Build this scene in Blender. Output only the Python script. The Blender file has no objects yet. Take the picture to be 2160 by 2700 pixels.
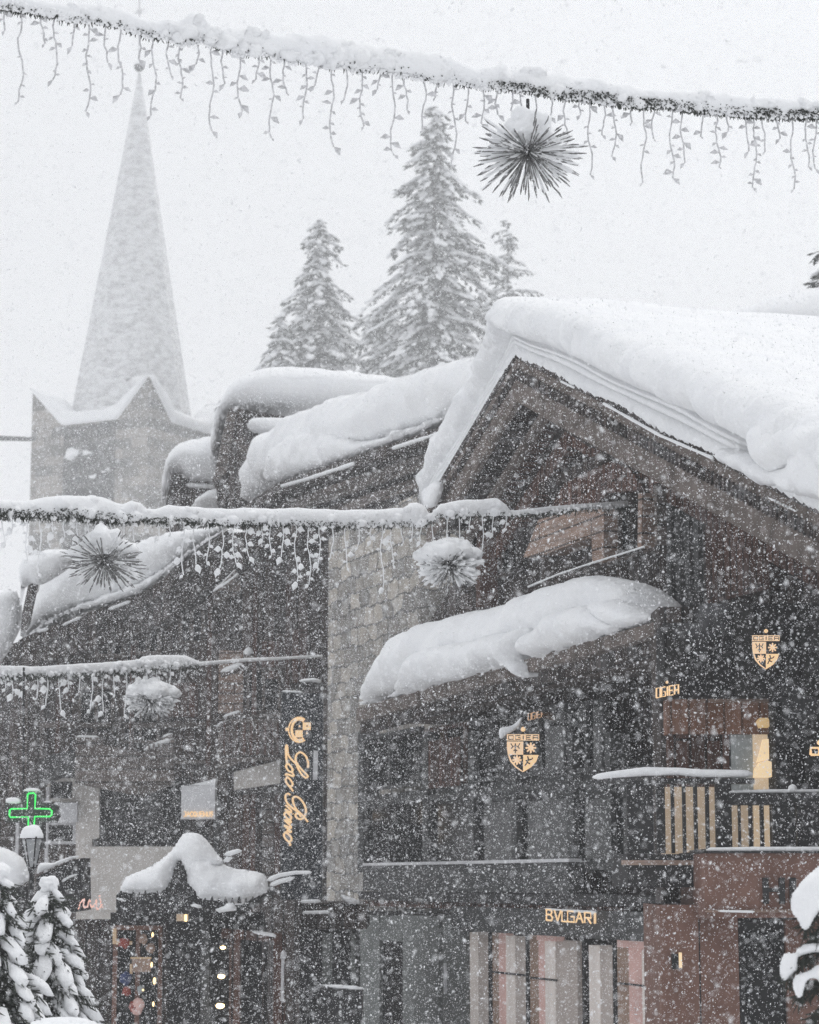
import bpy, bmesh, math, random
import numpy as np
from mathutils import Vector, Matrix, noise as mn

# ------------------------------------------------------------------ camera
sc = bpy.context.scene
PITCH = math.atan(970.0 / 6090.0)
FPX = 6090.0
EYE = Vector((0, 0, 3.4))
cam_d = bpy.data.cameras.new('camera'); cam = bpy.data.objects.new('camera', cam_d)
sc.collection.objects.link(cam); sc.camera = cam
cam.location = EYE; cam.rotation_euler = (math.radians(90) + PITCH, 0, 0)
cam_d.sensor_fit = 'VERTICAL'; cam_d.sensor_height = 36.0
cam_d.lens = FPX / 2700.0 * 36.0
cam_d.clip_start = 0.1; cam_d.clip_end = 3000
cam_d.dof.use_dof = True; cam_d.dof.focus_distance = 19.0; cam_d.dof.aperture_fstop = 4.0

# ------------------------------------------------------------------ world: overcast snow sky
w = bpy.data.worlds.new('World'); sc.world = w; w.use_nodes = True
nt = w.node_tree; nt.nodes.clear()
out = nt.nodes.new('ShaderNodeOutputWorld'); bg = nt.nodes.new('ShaderNodeBackground')
tc = nt.nodes.new('ShaderNodeTexCoord'); sp = nt.nodes.new('ShaderNodeSeparateXYZ')
nt.links.new(tc.outputs['Generated'], sp.inputs[0])
mr = nt.nodes.new('ShaderNodeMapRange')
mr.inputs['From Min'].default_value = -0.05; mr.inputs['From Max'].default_value = 1.0
mr.inputs['To Min'].default_value = 0.66; mr.inputs['To Max'].default_value = 1.44
nt.links.new(sp.outputs['Z'], mr.inputs['Value'])
nz = nt.nodes.new('ShaderNodeTexNoise'); nz.inputs['Scale'].default_value = 2.2; nz.inputs['Detail'].default_value = 3
nt.links.new(tc.outputs['Generated'], nz.inputs['Vector'])
nr = nt.nodes.new('ShaderNodeMapRange'); nr.inputs['To Min'].default_value = 0.95; nr.inputs['To Max'].default_value = 1.05
nt.links.new(nz.outputs['Fac'], nr.inputs['Value'])
xr = nt.nodes.new('ShaderNodeMapRange')   # the cloud is thinner towards the right, where the sun is
xr.inputs['From Min'].default_value = -0.25; xr.inputs['From Max'].default_value = 0.25
xr.inputs['To Min'].default_value = 0.92; xr.inputs['To Max'].default_value = 1.13
nt.links.new(sp.outputs['X'], xr.inputs['Value'])
m1 = nt.nodes.new('ShaderNodeMath'); m1.operation = 'MULTIPLY'
m2 = nt.nodes.new('ShaderNodeMath'); m2.operation = 'MULTIPLY'
nt.links.new(mr.outputs[0], m1.inputs[0]); nt.links.new(nr.outputs[0], m1.inputs[1])
yr = nt.nodes.new('ShaderNodeMapRange')   # sky dimmed behind the viewer, added to grey the camera-facing snow
yr.inputs['From Min'].default_value = -0.7; yr.inputs['From Max'].default_value = 0.35
yr.inputs['To Min'].default_value = 0.72; yr.inputs['To Max'].default_value = 1.0
nt.links.new(sp.outputs['Y'], yr.inputs['Value'])
m3 = nt.nodes.new('ShaderNodeMath'); m3.operation = 'MULTIPLY'
nt.links.new(m1.outputs[0], m3.inputs[0]); nt.links.new(yr.outputs[0], m3.inputs[1])
nt.links.new(m3.outputs[0], m2.inputs[0]); nt.links.new(xr.outputs[0], m2.inputs[1])
sky = nt.nodes.new('ShaderNodeTexSky'); sky.sky_type = 'NISHITA'; sky.sun_disc = False
SUN_EL, SUN_AZ = 52.0, 60.0
sky.sun_elevation = math.radians(SUN_EL); sky.sun_rotation = math.radians(SUN_AZ)
sky.air_density = 2; sky.dust_density = 6
sk = nt.nodes.new('ShaderNodeVectorMath'); sk.operation = 'SCALE'; sk.inputs['Scale'].default_value = 0.1
nt.links.new(sky.outputs[0], sk.inputs[0])
mix = nt.nodes.new('ShaderNodeMix'); mix.data_type = 'RGBA'; mix.inputs['Factor'].default_value = 0.93
mix.inputs['B'].default_value = (0.955, 0.97, 1.0, 1)
nt.links.new(sk.outputs[0], mix.inputs['A'])
nt.links.new(mix.outputs['Result'], bg.inputs['Color'])
nt.links.new(m2.outputs[0], bg.inputs['Strength'])
nt.links.new(bg.outputs[0], out.inputs[0])

sun_d = bpy.data.lights.new('sun', 'SUN'); sun_d.energy = 0.65; sun_d.angle = math.radians(40); sun_d.color = (1, 0.98, 0.95)
sun = bpy.data.objects.new('sun', sun_d); sc.collection.objects.link(sun)
el, az = math.radians(SUN_EL), math.radians(SUN_AZ)
sdir = Vector((math.sin(az) * math.cos(el), math.cos(az) * math.cos(el), math.sin(el)))
sdir = Vector((0.40, 0.30, 1.0)).normalized()
sun.rotation_euler = sdir.to_track_quat('Z', 'Y').to_euler()
sky.sun_elevation = math.asin(sdir.z); sky.sun_rotation = math.atan2(sdir.x, sdir.y)

sc.view_settings.view_transform = 'Standard'; sc.view_settings.look = 'None'
sc.view_settings.exposure = 0.0; sc.view_settings.gamma = 1.0
sc.cycles.volume_bounces = 2; sc.cycles.max_bounces = 6; sc.cycles.diffuse_bounces = 3
sc.cycles.use_denoising = True
try: sc.cycles.denoising_input_passes = 'RGB_ALBEDO_NORMAL'; sc.cycles.denoising_prefilter = 'NONE'
except Exception: pass

# ------------------------------------------------------------------ helpers
FWD = Vector((0, math.cos(PITCH), math.sin(PITCH))); UP = Vector((0, -math.sin(PITCH), math.cos(PITCH)))
def ray(px, py): return FWD * FPX + Vector((px - 1080.0, 0, 0)) + UP * (1350.0 - py)
def at(px, py, Y):
    r = ray(px, py); return EYE + r * (Y / r.y)
def pxm(Y): return Y / FPX            # metres per photo pixel at depth Y
rnd = random.Random(7)

class Frame:
    """a building's own axes: x along the facade, y into the building, z up"""
    def __init__(s, origin, ang):
        s.o = Vector((origin[0], origin[1], 0)); s.ang = ang
        s.a = Vector((math.cos(ang), math.sin(ang), 0)); s.n = Vector((-math.sin(ang), math.cos(ang), 0))
    def hit(s, px, py, q=0.0):
        r = ray(px, py); t = (q - s.n.dot(EYE - s.o)) / s.n.dot(r)
        return s.loc(EYE + r * t)
    def loc(s, P):
        d = P - s.o; return Vector((s.a.dot(d), s.n.dot(d), P.z))
    def world(s, v): return s.o + s.a * v[0] + s.n * v[1] + Vector((0, 0, v[2]))

HOR = 2320
_d = ray(-1000, HOR); _d.z = 0; _d.normalize()
FM = Frame(at(1250, HOR, 30), math.atan2(-_d.y, -_d.x))           # main chalet
def cam_frame(Y, x=0.0, ang=0.0): return Frame((x, Y, 0), ang)
COL = sc.collection

def thing(name, label, cat, frame=None, group=None, loc=None):
    o = bpy.data.objects.new(name, None); COL.objects.link(o); o.empty_display_size = 0.3
    if frame: o.location = frame.o; o.rotation_euler = (0, 0, frame.ang)
    if loc is not None: o.location = loc
    o['label'] = label; o['category'] = cat
    if group: o['group'] = group
    return o
class MB:
    def __init__(s): s.v = []; s.f = []
    def add(s, vs, fs):
        b = len(s.v); s.v += [tuple(v) for v in vs]; s.f += [tuple(i + b for i in f) for f in fs]
    def box(s, x0, x1, y0, y1, z0, z1):
        s.add([(x0,y0,z0),(x1,y0,z0),(x1,y1,z0),(x0,y1,z0),(x0,y0,z1),(x1,y0,z1),(x1,y1,z1),(x0,y1,z1)],
              [(0,3,2,1),(4,5,6,7),(0,1,5,4),(1,2,6,5),(2,3,7,6),(3,0,4,7)])
    def prism(s, pts, q0, q1):      # pts: list of (x,z), extruded along y
        n = len(pts)
        vs = [(p[0], q0, p[1]) for p in pts] + [(p[0], q1, p[1]) for p in pts]
        s.add(vs, [tuple(range(n)), tuple(range(2*n-1, n-1, -1))] + [(i, i+n, (i+1) % n + n, (i+1) % n) for i in range(n)])
    def px(s, F, pts, q0, q1):      # outline seen in the photo, lying in the facade plane y=q0
        P = [F.hit(x, y, q0) for x, y in pts]; s.prism([(p.x, p.z) for p in P], q0, q1)
    def tube(s, pts, rad, n=6, squash=None):
        pts = [Vector(p) for p in pts]; m = len(pts)
        if not hasattr(rad, '__len__'): rad = [rad] * m
        vs = []; up0 = Vector((0, 0, 1))
        for i, p in enumerate(pts):
            d = (pts[min(i+1, m-1)] - pts[max(i-1, 0)])
            if d.length < 1e-9: d = Vector((1, 0, 0))
            d.normalize(); u = up0 if abs(d.z) < 0.9 else Vector((0, 1, 0))
            a = d.cross(u).normalized(); b = a.cross(d).normalized()
            for k in range(n):
                t = 2 * math.pi * k / n
                vs.append(p + a * (math.cos(t) * rad[i]) + b * (math.sin(t) * rad[i]))
        fs = [(i*n+k, i*n+(k+1) % n, (i+1)*n+(k+1) % n, (i+1)*n+k) for i in range(m-1) for k in range(n)]
        fs += [tuple(range(n-1, -1, -1)), tuple(range((m-1)*n, m*n))]
        s.add(vs, fs)
    def ball(s, c, r, sub=1, scale=(1,1,1), rot=None, jit=0.0, seed=0):
        V, Fc = ICO[sub]
        o = []
        for v in V:
            k = 1.0
            if jit: k += jit * mn.noise(Vector(v) * 1.7 + Vector((seed * 3.1, seed * 1.7, seed)))
            p = Vector((v[0]*scale[0]*r*k, v[1]*scale[1]*r*k, v[2]*scale[2]*r*k))
            if rot is not None: p = rot @ p
            o.append(p + Vector(c))
        s.add(o, Fc)
    def build(s, name, mat, parent=None, smooth=False, label=None):
        me = bpy.data.meshes.new(name); me.from_pydata(s.v, [], s.f); me.update()
        bm = bmesh.new(); bm.from_mesh(me); bmesh.ops.recalc_face_normals(bm, faces=bm.faces); bm.to_mesh(me); bm.free()
        if smooth: me.polygons.foreach_set('use_smooth', [True] * len(me.polygons))
        me.materials.append(mat)
        o = bpy.data.objects.new(name, me); COL.objects.link(o)
        if parent is not None: o.parent = parent
        if label: o['label'] = label
        return o
ICO = {}
for _s in (1, 2, 3):
    bm = bmesh.new(); bmesh.ops.create_icosphere(bm, subdivisions=_s, radius=1.0)
    ICO[_s] = ([tuple(v.co) for v in bm.verts], [tuple(v.index for v in f.verts) for f in bm.faces]); bm.free()

def tag(o, label=None, cat=None, group=None, kind=None):
    if label: o['label'] = label
    if cat: o['category'] = cat
    if group: o['group'] = group
    if kind: o['kind'] = kind
    return o
def part(name, F, pts, q0, q1, mat, parent, label=None):
    m = MB(); m.px(F, pts, q0, q1); return m.build(name, mat, parent, label=label)
def rect(x0, y0, x1, y1): return [(x0, y1), (x1, y1), (x1, y0), (x0, y0)]

# ------------------------------------------------------------------ materials
def new_mat(name):
    m = bpy.data.materials.new(name); m.use_nodes = True
    n = m.node_tree; b = n.nodes['Principled BSDF']; return m, n, b
def coord(n, scale=(1, 1, 1), swap=False):
    t = n.nodes.new('ShaderNodeTexCoord'); mp = n.nodes.new('ShaderNodeMapping'); mp.inputs['Scale'].default_value = scale
    if swap:
        a = n.nodes.new('ShaderNodeSeparateXYZ'); c = n.nodes.new('ShaderNodeCombineXYZ')
        n.links.new(t.outputs['Object'], a.inputs[0]); n.links.new(a.outputs['X'], c.inputs['X'])
        n.links.new(a.outputs['Z'], c.inputs['Y']); n.links.new(a.outputs['Y'], c.inputs['Z'])
        n.links.new(c.outputs[0], mp.inputs[0])
    else: n.links.new(t.outputs['Object'], mp.inputs[0])
    return mp.outputs[0]
def ramp(n, fac, stops):
    r = n.nodes.new('ShaderNodeValToRGB'); n.links.new(fac, r.inputs[0])
    while len(r.color_ramp.elements) < len(stops): r.color_ramp.elements.new(0.5)
    for e, (p, c) in zip(r.color_ramp.elements, stops): e.position = p; e.color = (*c, 1)
    return r.outputs[0]
def bump(n, b, h, strength, dist=0.02):
    bp = n.nodes.new('ShaderNodeBump'); bp.inputs['Strength'].default_value = strength; bp.inputs['Distance'].default_value = dist
    n.links.new(h, bp.inputs['Height']); n.links.new(bp.outputs[0], b.inputs['Normal'])
def noisen(n, vec, scale, detail=4, rough=0.55):
    t = n.nodes.new('ShaderNodeTexNoise'); t.inputs['Scale'].default_value = scale; t.inputs['Detail'].default_value = detail
    t.inputs['Roughness'].default_value = rough; n.links.new(vec, t.inputs['Vector']); return t.outputs['Fac']
def mat_noise(name, c0, c1, scale=3, rough=0.8, bmp=0.2, stretch=(1, 1, 1), dist=0.02, spec=0.3):
    m, n, b = new_mat(name); v = coord(n, stretch); f = noisen(n, v, scale)
    n.links.new(ramp(n, f, [(0.3, c0), (0.7, c1)]), b.inputs['Base Color'])
    b.inputs['Roughness'].default_value = rough; b.inputs['Specular IOR Level'].default_value = spec
    if bmp: bump(n, b, f, bmp, dist)
    return m
def mat_planks(name, dark, light, width=0.16, horizontal=False, rough=0.85, frost=0.12):
    m, n, b = new_mat(name)
    v = coord(n, (1, 1, 1), swap=True)
    br = n.nodes.new('ShaderNodeTexBrick'); br.inputs['Scale'].default_value = 1.0
    mp = n.nodes.new('ShaderNodeMapping'); n.links.new(v, mp.inputs[0])
    if not horizontal: mp.inputs['Rotation'].default_value = (0, 0, math.radians(90))
    n.links.new(mp.outputs[0], br.inputs['Vector'])
    br.inputs['Brick Width'].default_value = 3.1; br.inputs['Row Height'].default_value = width
    br.inputs['Mortar Size'].default_value = 0.012; br.inputs['Bias'].default_value = 0.0
    br.inputs['Color1'].default_value = (*dark, 1); br.inputs['Color2'].default_value = (*light, 1)
    br.inputs['Mortar'].default_value = (dark[0]*0.3, dark[1]*0.3, dark[2]*0.3, 1)
    g = n.nodes.new('ShaderNodeMapping'); n.links.new(v, g.inputs[0])
    g.inputs['Scale'].default_value = (2, 30, 2) if horizontal else (30, 2, 2)
    f = noisen(n, g.outputs[0], 1.0, 5)
    mx = n.nodes.new('ShaderNodeMix'); mx.data_type = 'RGBA'; mx.blend_type = 'MULTIPLY'; mx.inputs['Factor'].default_value = 0.9
    n.links.new(br.outputs['Color'], mx.inputs['A'])
    n.links.new(ramp(n, f, [(0.25, (0.45, 0.45, 0.45)), (0.75, (1.35, 1.35, 1.35))]), mx.inputs['B'])
    # wind-blown frost caught in patches
    f2 = noisen(n, v, 1.7, 6, 0.7)
    fr = n.nodes.new('ShaderNodeMix'); fr.data_type = 'RGBA'; fr.inputs['B'].default_value = (0.62, 0.63, 0.66, 1)
    n.links.new(ramp(n, f2, [(0.48, (0, 0, 0)), (0.82, (frost*2.2,)*3)]), fr.inputs['Factor'])
    n.links.new(mx.outputs['Result'], fr.inputs['A'])
    n.links.new(fr.outputs['Result'], b.inputs['Base Color'])
    b.inputs['Roughness'].default_value = rough; b.inputs['Specular IOR Level'].default_value = 0.2
    bump(n, b, br.outputs['Fac'], -0.5, 0.02)
    return m
def mat_stone(name, c0, c1, mortar, bw=0.42, bh=0.2, frost=0.25):
    m, n, b = new_mat(name); v = coord(n, (1, 1, 1), swap=True)
    nf = n.nodes.new('ShaderNodeTexNoise'); nf.inputs['Scale'].default_value = 2.2; n.links.new(v, nf.inputs['Vector'])
    ad = n.nodes.new('ShaderNodeVectorMath'); ad.operation = 'MULTIPLY_ADD'; ad.inputs[1].default_value = (0.42, 0.26, 0)
    n.links.new(nf.outputs['Color'], ad.inputs[0]); n.links.new(v, ad.inputs[2])
    br = n.nodes.new('ShaderNodeTexBrick'); n.links.new(ad.outputs[0], br.inputs['Vector']); br.inputs['Scale'].default_value = 1
    br.inputs['Brick Width'].default_value = bw; br.inputs['Row Height'].default_value = bh; br.inputs['Mortar Size'].default_value = 0.018
    br.inputs['Mortar Smooth'].default_value = 0.4; br.inputs['Bias'].default_value = 0.0
    br.inputs['Color1'].default_value = (*c0, 1); br.inputs['Color2'].default_value = (*c1, 1); br.inputs['Mortar'].default_value = (*mortar, 1)
    f = noisen(n, v, 9, 6, 0.7)
    mx = n.nodes.new('ShaderNodeMix'); mx.data_type = 'RGBA'; mx.blend_type = 'MULTIPLY'; mx.inputs['Factor'].default_value = 0.9
    n.links.new(br.outputs['Color'], mx.inputs['A']); n.links.new(ramp(n, f, [(0.25, (0.55,)*3), (0.75, (1.35,)*3)]), mx.inputs['B'])
    f2 = noisen(n, v, 3.1, 7, 0.75)
    fr = n.nodes.new('ShaderNodeMix'); fr.data_type = 'RGBA'; fr.inputs['B'].default_value = (0.75, 0.77, 0.8, 1)
    n.links.new(ramp(n, f2, [(0.5, (0, 0, 0)), (0.72, (frost*2,)*3)]), fr.inputs['Factor']); n.links.new(mx.outputs['Result'], fr.inputs['A'])
    n.links.new(fr.outputs['Result'], b.inputs['Base Color']); b.inputs['Roughness'].default_value = 0.95
    bump(n, b, br.outputs['Fac'], -0.7, 0.04)
    return m
def mat_emit(name, col, s, base=(0.4, 0.3, 0.2)):
    m, n, b = new_mat(name); b.inputs['Base Color'].default_value = (*base, 1)
    b.inputs['Emission Color'].default_value = (*col, 1); b.inputs['Emission Strength'].default_value = s; return m

def mat_snow():
    m, n, b = new_mat('snow'); v = coord(n)
    f = noisen(n, v, 14, 6, 0.6); f2 = noisen(n, v, 2.5, 4)
    n.links.new(ramp(n, f2, [(0.3, (0.88, 0.89, 0.91)), (0.7, (0.93, 0.937, 0.945))]), b.inputs['Base Color'])
    b.inputs['Roughness'].default_value = 0.9; b.inputs['Specular IOR Level'].default_value = 0.15
    f3 = noisen(n, v, 5, 8, 0.62); ad = n.nodes.new('ShaderNodeMath'); ad.operation = 'ADD'; n.links.new(f, ad.inputs[0]); n.links.new(f3, ad.inputs[1])
    bump(n, b, ad.outputs[0], 0.5, 0.045); return m
SNOW = mat_snow()
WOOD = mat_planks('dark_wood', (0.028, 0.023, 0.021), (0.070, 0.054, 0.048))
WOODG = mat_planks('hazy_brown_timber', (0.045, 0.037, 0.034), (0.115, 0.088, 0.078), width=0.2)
WOODL = mat_planks('weathered_wood', (0.10, 0.085, 0.077), (0.19, 0.16, 0.145), width=0.22, horizontal=True)
WOODB = mat_noise('grey_brown_board', (0.07, 0.057, 0.05), (0.19, 0.16, 0.145), 5, 0.9, 0.3, (1, 1, 1))
WOODR = mat_planks('red_brown_wood', (0.065, 0.032, 0.024), (0.13, 0.070, 0.055), width=0.14)
WOODT = mat_planks('tan_wood', (0.22, 0.15, 0.12), (0.34, 0.24, 0.19), width=0.18, horizontal=True)
TERRA = mat_noise('terracotta_panel', (0.14, 0.072, 0.054), (0.22, 0.122, 0.095), 4, 0.6, 0.1)
BEIGE = mat_noise('beige_render', (0.60, 0.565, 0.53), (0.72, 0.68, 0.645), 2.5, 0.9, 0.1)
GREYP = mat_noise('grey_panel', (0.045, 0.047, 0.048), (0.085, 0.087, 0.088), 2.0, 0.7, 0.1)
GREENP = mat_noise('greenish_grey_panel', (0.11, 0.12, 0.115), (0.19, 0.20, 0.195), 1.3, 0.6, 0.05)
WHITEP = mat_noise('white_panel', (0.60, 0.60, 0.62), (0.72, 0.72, 0.74), 3, 0.6, 0.05)
BLACK = mat_noise('black_metal', (0.012, 0.012, 0.013), (0.024, 0.024, 0.026), 6, 0.5, 0.05)
NAVY = mat_noise('navy_sign_board', (0.012, 0.016, 0.022), (0.02, 0.027, 0.036), 4, 0.4, 0.03)
STONE = mat_stone('stone_wall', (0.20, 0.19, 0.178), (0.46, 0.42, 0.37), (0.12, 0.118, 0.115), 0.46, 0.26)
TSTONE = mat_stone('church_stone', (0.06, 0.058, 0.055), (0.34, 0.31, 0.28), (0.03, 0.03, 0.03), 1.5, 0.75, 0.35)
TDARK = mat_stone('church_stone_recess_shade', (0.015, 0.015, 0.015), (0.10, 0.095, 0.09), (0.02, 0.02, 0.02), 1.2, 0.6, 0.3)  # darker copy of the tower stone, recess shade put into the colour
NEEDLE = mat_noise('dark_needles', (0.02, 0.026, 0.02), (0.055, 0.062, 0.052), 12, 0.9, 0)
BARK = mat_noise('bark', (0.03, 0.025, 0.02), (0.07, 0.06, 0.05), 8, 0.9, 0.3)
TWIG = mat_noise('frosted_twig', (0.04, 0.039, 0.038), (0.34, 0.34, 0.34), 50, 0.8, 0.1)
FROST = mat_noise('frosted_wire', (0.42, 0.42, 0.43), (0.78, 0.78, 0.80), 40, 0.8, 0.1)
DARKW = mat_planks('black_stained_wood', (0.010, 0.010, 0.011), (0.024, 0.023, 0.023), width=0.2, frost=0.10)
GLASS, _n, _b = new_mat('dark_window_glass')
_b.inputs['Base Color'].default_value = (0.012, 0.013, 0.014, 1); _b.inputs['Roughness'].default_value = 0.12; _b.inputs['Specular IOR Level'].default_value = 0.16
CURTAIN = mat_noise('pale_curtain', (0.50, 0.47, 0.455), (0.62, 0.58, 0.56), 1, 0.9, 0.1, (6, 6, 0.4))
CURTB = mat_noise('taupe_curtain', (0.34, 0.30, 0.28), (0.44, 0.39, 0.365), 1, 0.9, 0.1, (6, 6, 0.4))
for _m in (CURTAIN,):
    _p = _m.node_tree.nodes['Principled BSDF']; _p.inputs['Emission Color'].default_value = (1, 0.86, 0.76, 1); _p.inputs['Emission Strength'].default_value = 0.13  # the cloth itself glows, standing in for light inside the shop
def glow(m, col, s_):
    _p = m.node_tree.nodes['Principled BSDF']; _p.inputs['Emission Color'].default_value = (*col, 1); _p.inputs['Emission Strength'].default_value = s_; return m
PINK = mat_noise('pink_display', (0.38, 0.23, 0.21), (0.58, 0.37, 0.34), 1.6, 0.8, 0)
BROWN = mat_noise('brown_display', (0.16, 0.105, 0.08), (0.26, 0.18, 0.14), 1.6, 0.7, 0)
glow(PINK, (1, 0.72, 0.66), 0.12); glow(BROWN, (1, 0.74, 0.60), 0.06); glow(CURTB, (1, 0.85, 0.76), 0.05)  # faint glow in these colours replaces the shop's interior lighting
GOLD = mat_emit('lit_gold_letters', (1.0, 0.66, 0.34), 0.72)
CREAM = mat_emit('lit_cream_panel', (1.0, 0.68, 0.42), 0.66)
GREEN = mat_emit('green_neon', (0.06, 1.0, 0.18), 0.95, (0.02, 0.2, 0.03))
LAMP = mat_emit('warm_lamp', (1.0, 0.72, 0.36), 2.2)
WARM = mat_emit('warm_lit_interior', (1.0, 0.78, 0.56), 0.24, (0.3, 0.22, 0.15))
WARMB = mat_emit('bright_lit_shade', (1.0, 0.76, 0.46), 0.70, (0.4, 0.3, 0.2))
COOL = mat_noise('frosted_pane', (0.36, 0.40, 0.41), (0.46, 0.50, 0.51), 2, 0.4, 0)
REDL = mat_emit('pink_fairy_light', (1.0, 0.55, 0.5), 0.7)
REDOBJ = mat_noise('red_object', (0.25, 0.05, 0.04), (0.35, 0.08, 0.06), 3, 0.6, 0)
BLUEOBJ = mat_noise('blue_object', (0.03, 0.05, 0.13), (0.05, 0.07, 0.18), 3, 0.6, 0)
def mat_spire():
    m, n, b = new_mat('snow_dusted_spire'); v = coord(n, (0.8, 0.8, 1.7))
    f = noisen(n, v, 1.6, 9, 0.8)
    n.links.new(ramp(n, f, [(0.38, (0.45, 0.45, 0.46)), (0.56, (0.86, 0.87, 0.88))]), b.inputs['Base Color'])
    b.inputs['Roughness'].default_value = 0.95; bump(n, b, f, 0.6, 0.3); return m
SPIRE = mat_spire()

# ------------------------------------------------------------------ snow builders
def interp_poly(P, step):
    out = []
    for i in range(len(P)):
        a = np.array(P[i]); b = np.array(P[(i+1) % len(P)]); k = max(1, int(np.linalg.norm(b-a) / step))
        for j in range(k): out.append(a + (b-a) * j / k)
    return np.array(out)
def chaikin(P, it=2):
    for _ in range(it):
        Q = []
        for i in range(len(P)):
            a = P[i]; b = P[(i+1) % len(P)]
            Q.append((a[0]*.75+b[0]*.25, a[1]*.75+b[1]*.25)); Q.append((a[0]*.25+b[0]*.75, a[1]*.25+b[1]*.75))
        P = Q
    return P
def pillow(name, F, pts, q, front, back, R, g, parent, nz_amp=0.05, nz_scale=1.5, seed=0, mat=None, rough_edge=0.0, sm=2, label=None):
    """rounded snow body: outline in the plane y=q of frame F, swelling by `front` towards the street and `back` into the building"""
    P = [F.hit(x, y, q) for x, y in pts]; P = [(p.x, p.z) for p in P]
    if sm: P = chaikin(P, sm)
    E = interp_poly(P, g * 0.5)
    if rough_edge:
        E2 = []
        for e in E:
            o = mn.noise(Vector((e[0]*4, e[1]*4, seed*7.3))) ; o2 = mn.noise(Vector((e[0]*4, e[1]*4, seed*7.3+50)))
            E2.append((e[0] + o*rough_edge, e[1] + o2*rough_edge))
        E = np.array(E2)
    mn_, mx_ = E.min(0) - g, E.max(0) + g
    xs = np.arange(mn_[0], mx_[0], g); zs = np.arange(mn_[1], mx_[1], g)
    X, Z = np.meshgrid(xs, zs, indexing='ij'); pts2 = np.stack([X.ravel(), Z.ravel()], 1)
    # inside test
    ins = np.zeros(len(pts2), bool); A = E; B = np.roll(E, -1, 0)
    for a, b in zip(A, B):
        c = (a[1] > pts2[:, 1]) != (b[1] > pts2[:, 1])
        if c.any():
            xx = (b[0]-a[0]) * (pts2[:, 1]-a[1]) / (b[1]-a[1] + 1e-12) + a[0]
            ins ^= c & (pts2[:, 0] < xx)
    d2 = np.full(len(pts2), 1e9); idx = np.zeros(len(pts2), int)
    for s0 in range(0, len(E), 64):
        D = ((pts2[:, None, :] - E[None, s0:s0+64, :])**2).sum(2); k = D.argmin(1); v = D[np.arange(len(pts2)), k]
        better = v < d2; d2[better] = v[better]; idx[better] = k[better] + s0
    dist = np.sqrt(d2)
    snap = (dist < g * 0.72); use = ins | snap
    pts2 = pts2.copy(); pts2[snap] = E[idx[snap]]; dist[snap] = 0
    h = np.clip(dist / R, 0, 1); h = np.sqrt(np.clip(1 - (1-h)**2, 0, 1))
    nx, nzn = X.shape; idmap = -np.ones(len(pts2), int); idmap[use] = np.arange(use.sum())
    vs_f = []; vs_b = []
    for i in np.nonzero(use)[0]:
        x, z = pts2[i]; hh = h[i]
        n1 = mn.fractal(Vector((x*nz_scale, z*nz_scale, seed*11.7)), 0.9, 2.1, 4)
        vs_f.append((x, q - front*hh*(1 + 0.0) - nz_amp*n1*min(1, hh*1.5), z + 0.3*nz_amp*n1*min(1, hh*2)))
        vs_b.append((x, q + back*hh, z))
    n = len(vs_f); faces = []; G = idmap.reshape(nx, nzn); ec = {}
    for i in range(nx-1):
        for j in range(nzn-1):
            a, b, c, d = G[i, j], G[i+1, j], G[i+1, j+1], G[i, j+1]
            if min(a, b, c, d) < 0: continue
            faces.append((a, b, c, d)); faces.append((a+n, d+n, c+n, b+n))
            for e in ((a, b), (b, c), (c, d), (d, a)): ec[e] = 1
    for (a, b) in ec:
        if (b, a) not in ec: faces.append((b, a, a+n, b+n))
    m = MB(); m.v = vs_f + vs_b; m.f = faces
    me = bpy.data.meshes.new(name); me.from_pydata(m.v, [], m.f)
    bm = bmesh.new(); bm.from_mesh(me)
    bmesh.ops.remove_doubles(bm, verts=bm.verts, dist=g*0.05)
    for _ in range(2): bmesh.ops.smooth_vert(bm, verts=bm.verts, factor=0.4, use_axis_x=True, use_axis_y=True, use_axis_z=True)
    loose = [v for v in bm.verts if not v.link_faces]; bmesh.ops.delete(bm, geom=loose, context='VERTS')
    bmesh.ops.recalc_face_normals(bm, faces=bm.faces); bm.to_mesh(me); bm.free()
    me.polygons.foreach_set('use_smooth', [True]*len(me.polygons)); me.materials.append(mat or SNOW)
    o = bpy.data.objects.new(name, me); COL.objects.link(o)
    if parent is not None: o.parent = parent
    if label: o['label'] = label
    return o

def snow_strip(m, pts, r, seed=0, n=8, flat=0.7):
    """snow lying along a rail: lumpy half round"""
    pts = [Vector(p) for p in pts]; L = []; 
    for i in range(len(pts)-1):
        k = max(2, int((pts[i+1]-pts[i]).length / (r*0.7)))
        for j in range(k): L.append(pts[i].lerp(pts[i+1], j/k))
    L.append(pts[-1]); rr = []
    for i, p in enumerate(L):
        e = min(1, min(i, len(L)-1-i)/3 + 0.25)
        rr.append(r*e*(1+0.4*mn.noise(p*2.3+Vector((seed, 0, 0)))))
    m.tube(L, rr, n)

# ------------------------------------------------------------------ ground and hillside
m = MB(); m.add([(-590, -60, 0), (590, -60, 0), (590, 690, 0), (-590, 690, 0)], [(0, 1, 2, 3)])
tag(m.build('ground', SNOW), 'snow covered ground of the village street', 'ground', kind='structure')
m = MB(); NX, NY = 60, 40
for j in range(NY):
    for i in range(NX):
        x = -420 + 840*i/(NX-1); y = 75 + 560*j/(NY-1)
        z = -0.5 + 21*min(1, max(0, (y-78)/85.0)) + 3*mn.noise(Vector((x*.02, y*.02, 0))) * min(1, (y-75)/40)
        m.v.append((x, y, z))
for j in range(NY-1):
    for i in range(NX-1):
        a = j*NX+i; m.f.append((a, a+1, a+NX+1, a+NX))
tag(m.build('hillside', SNOW, smooth=True), 'snow covered slope rising behind the village', 'hillside', kind='structure')

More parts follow.
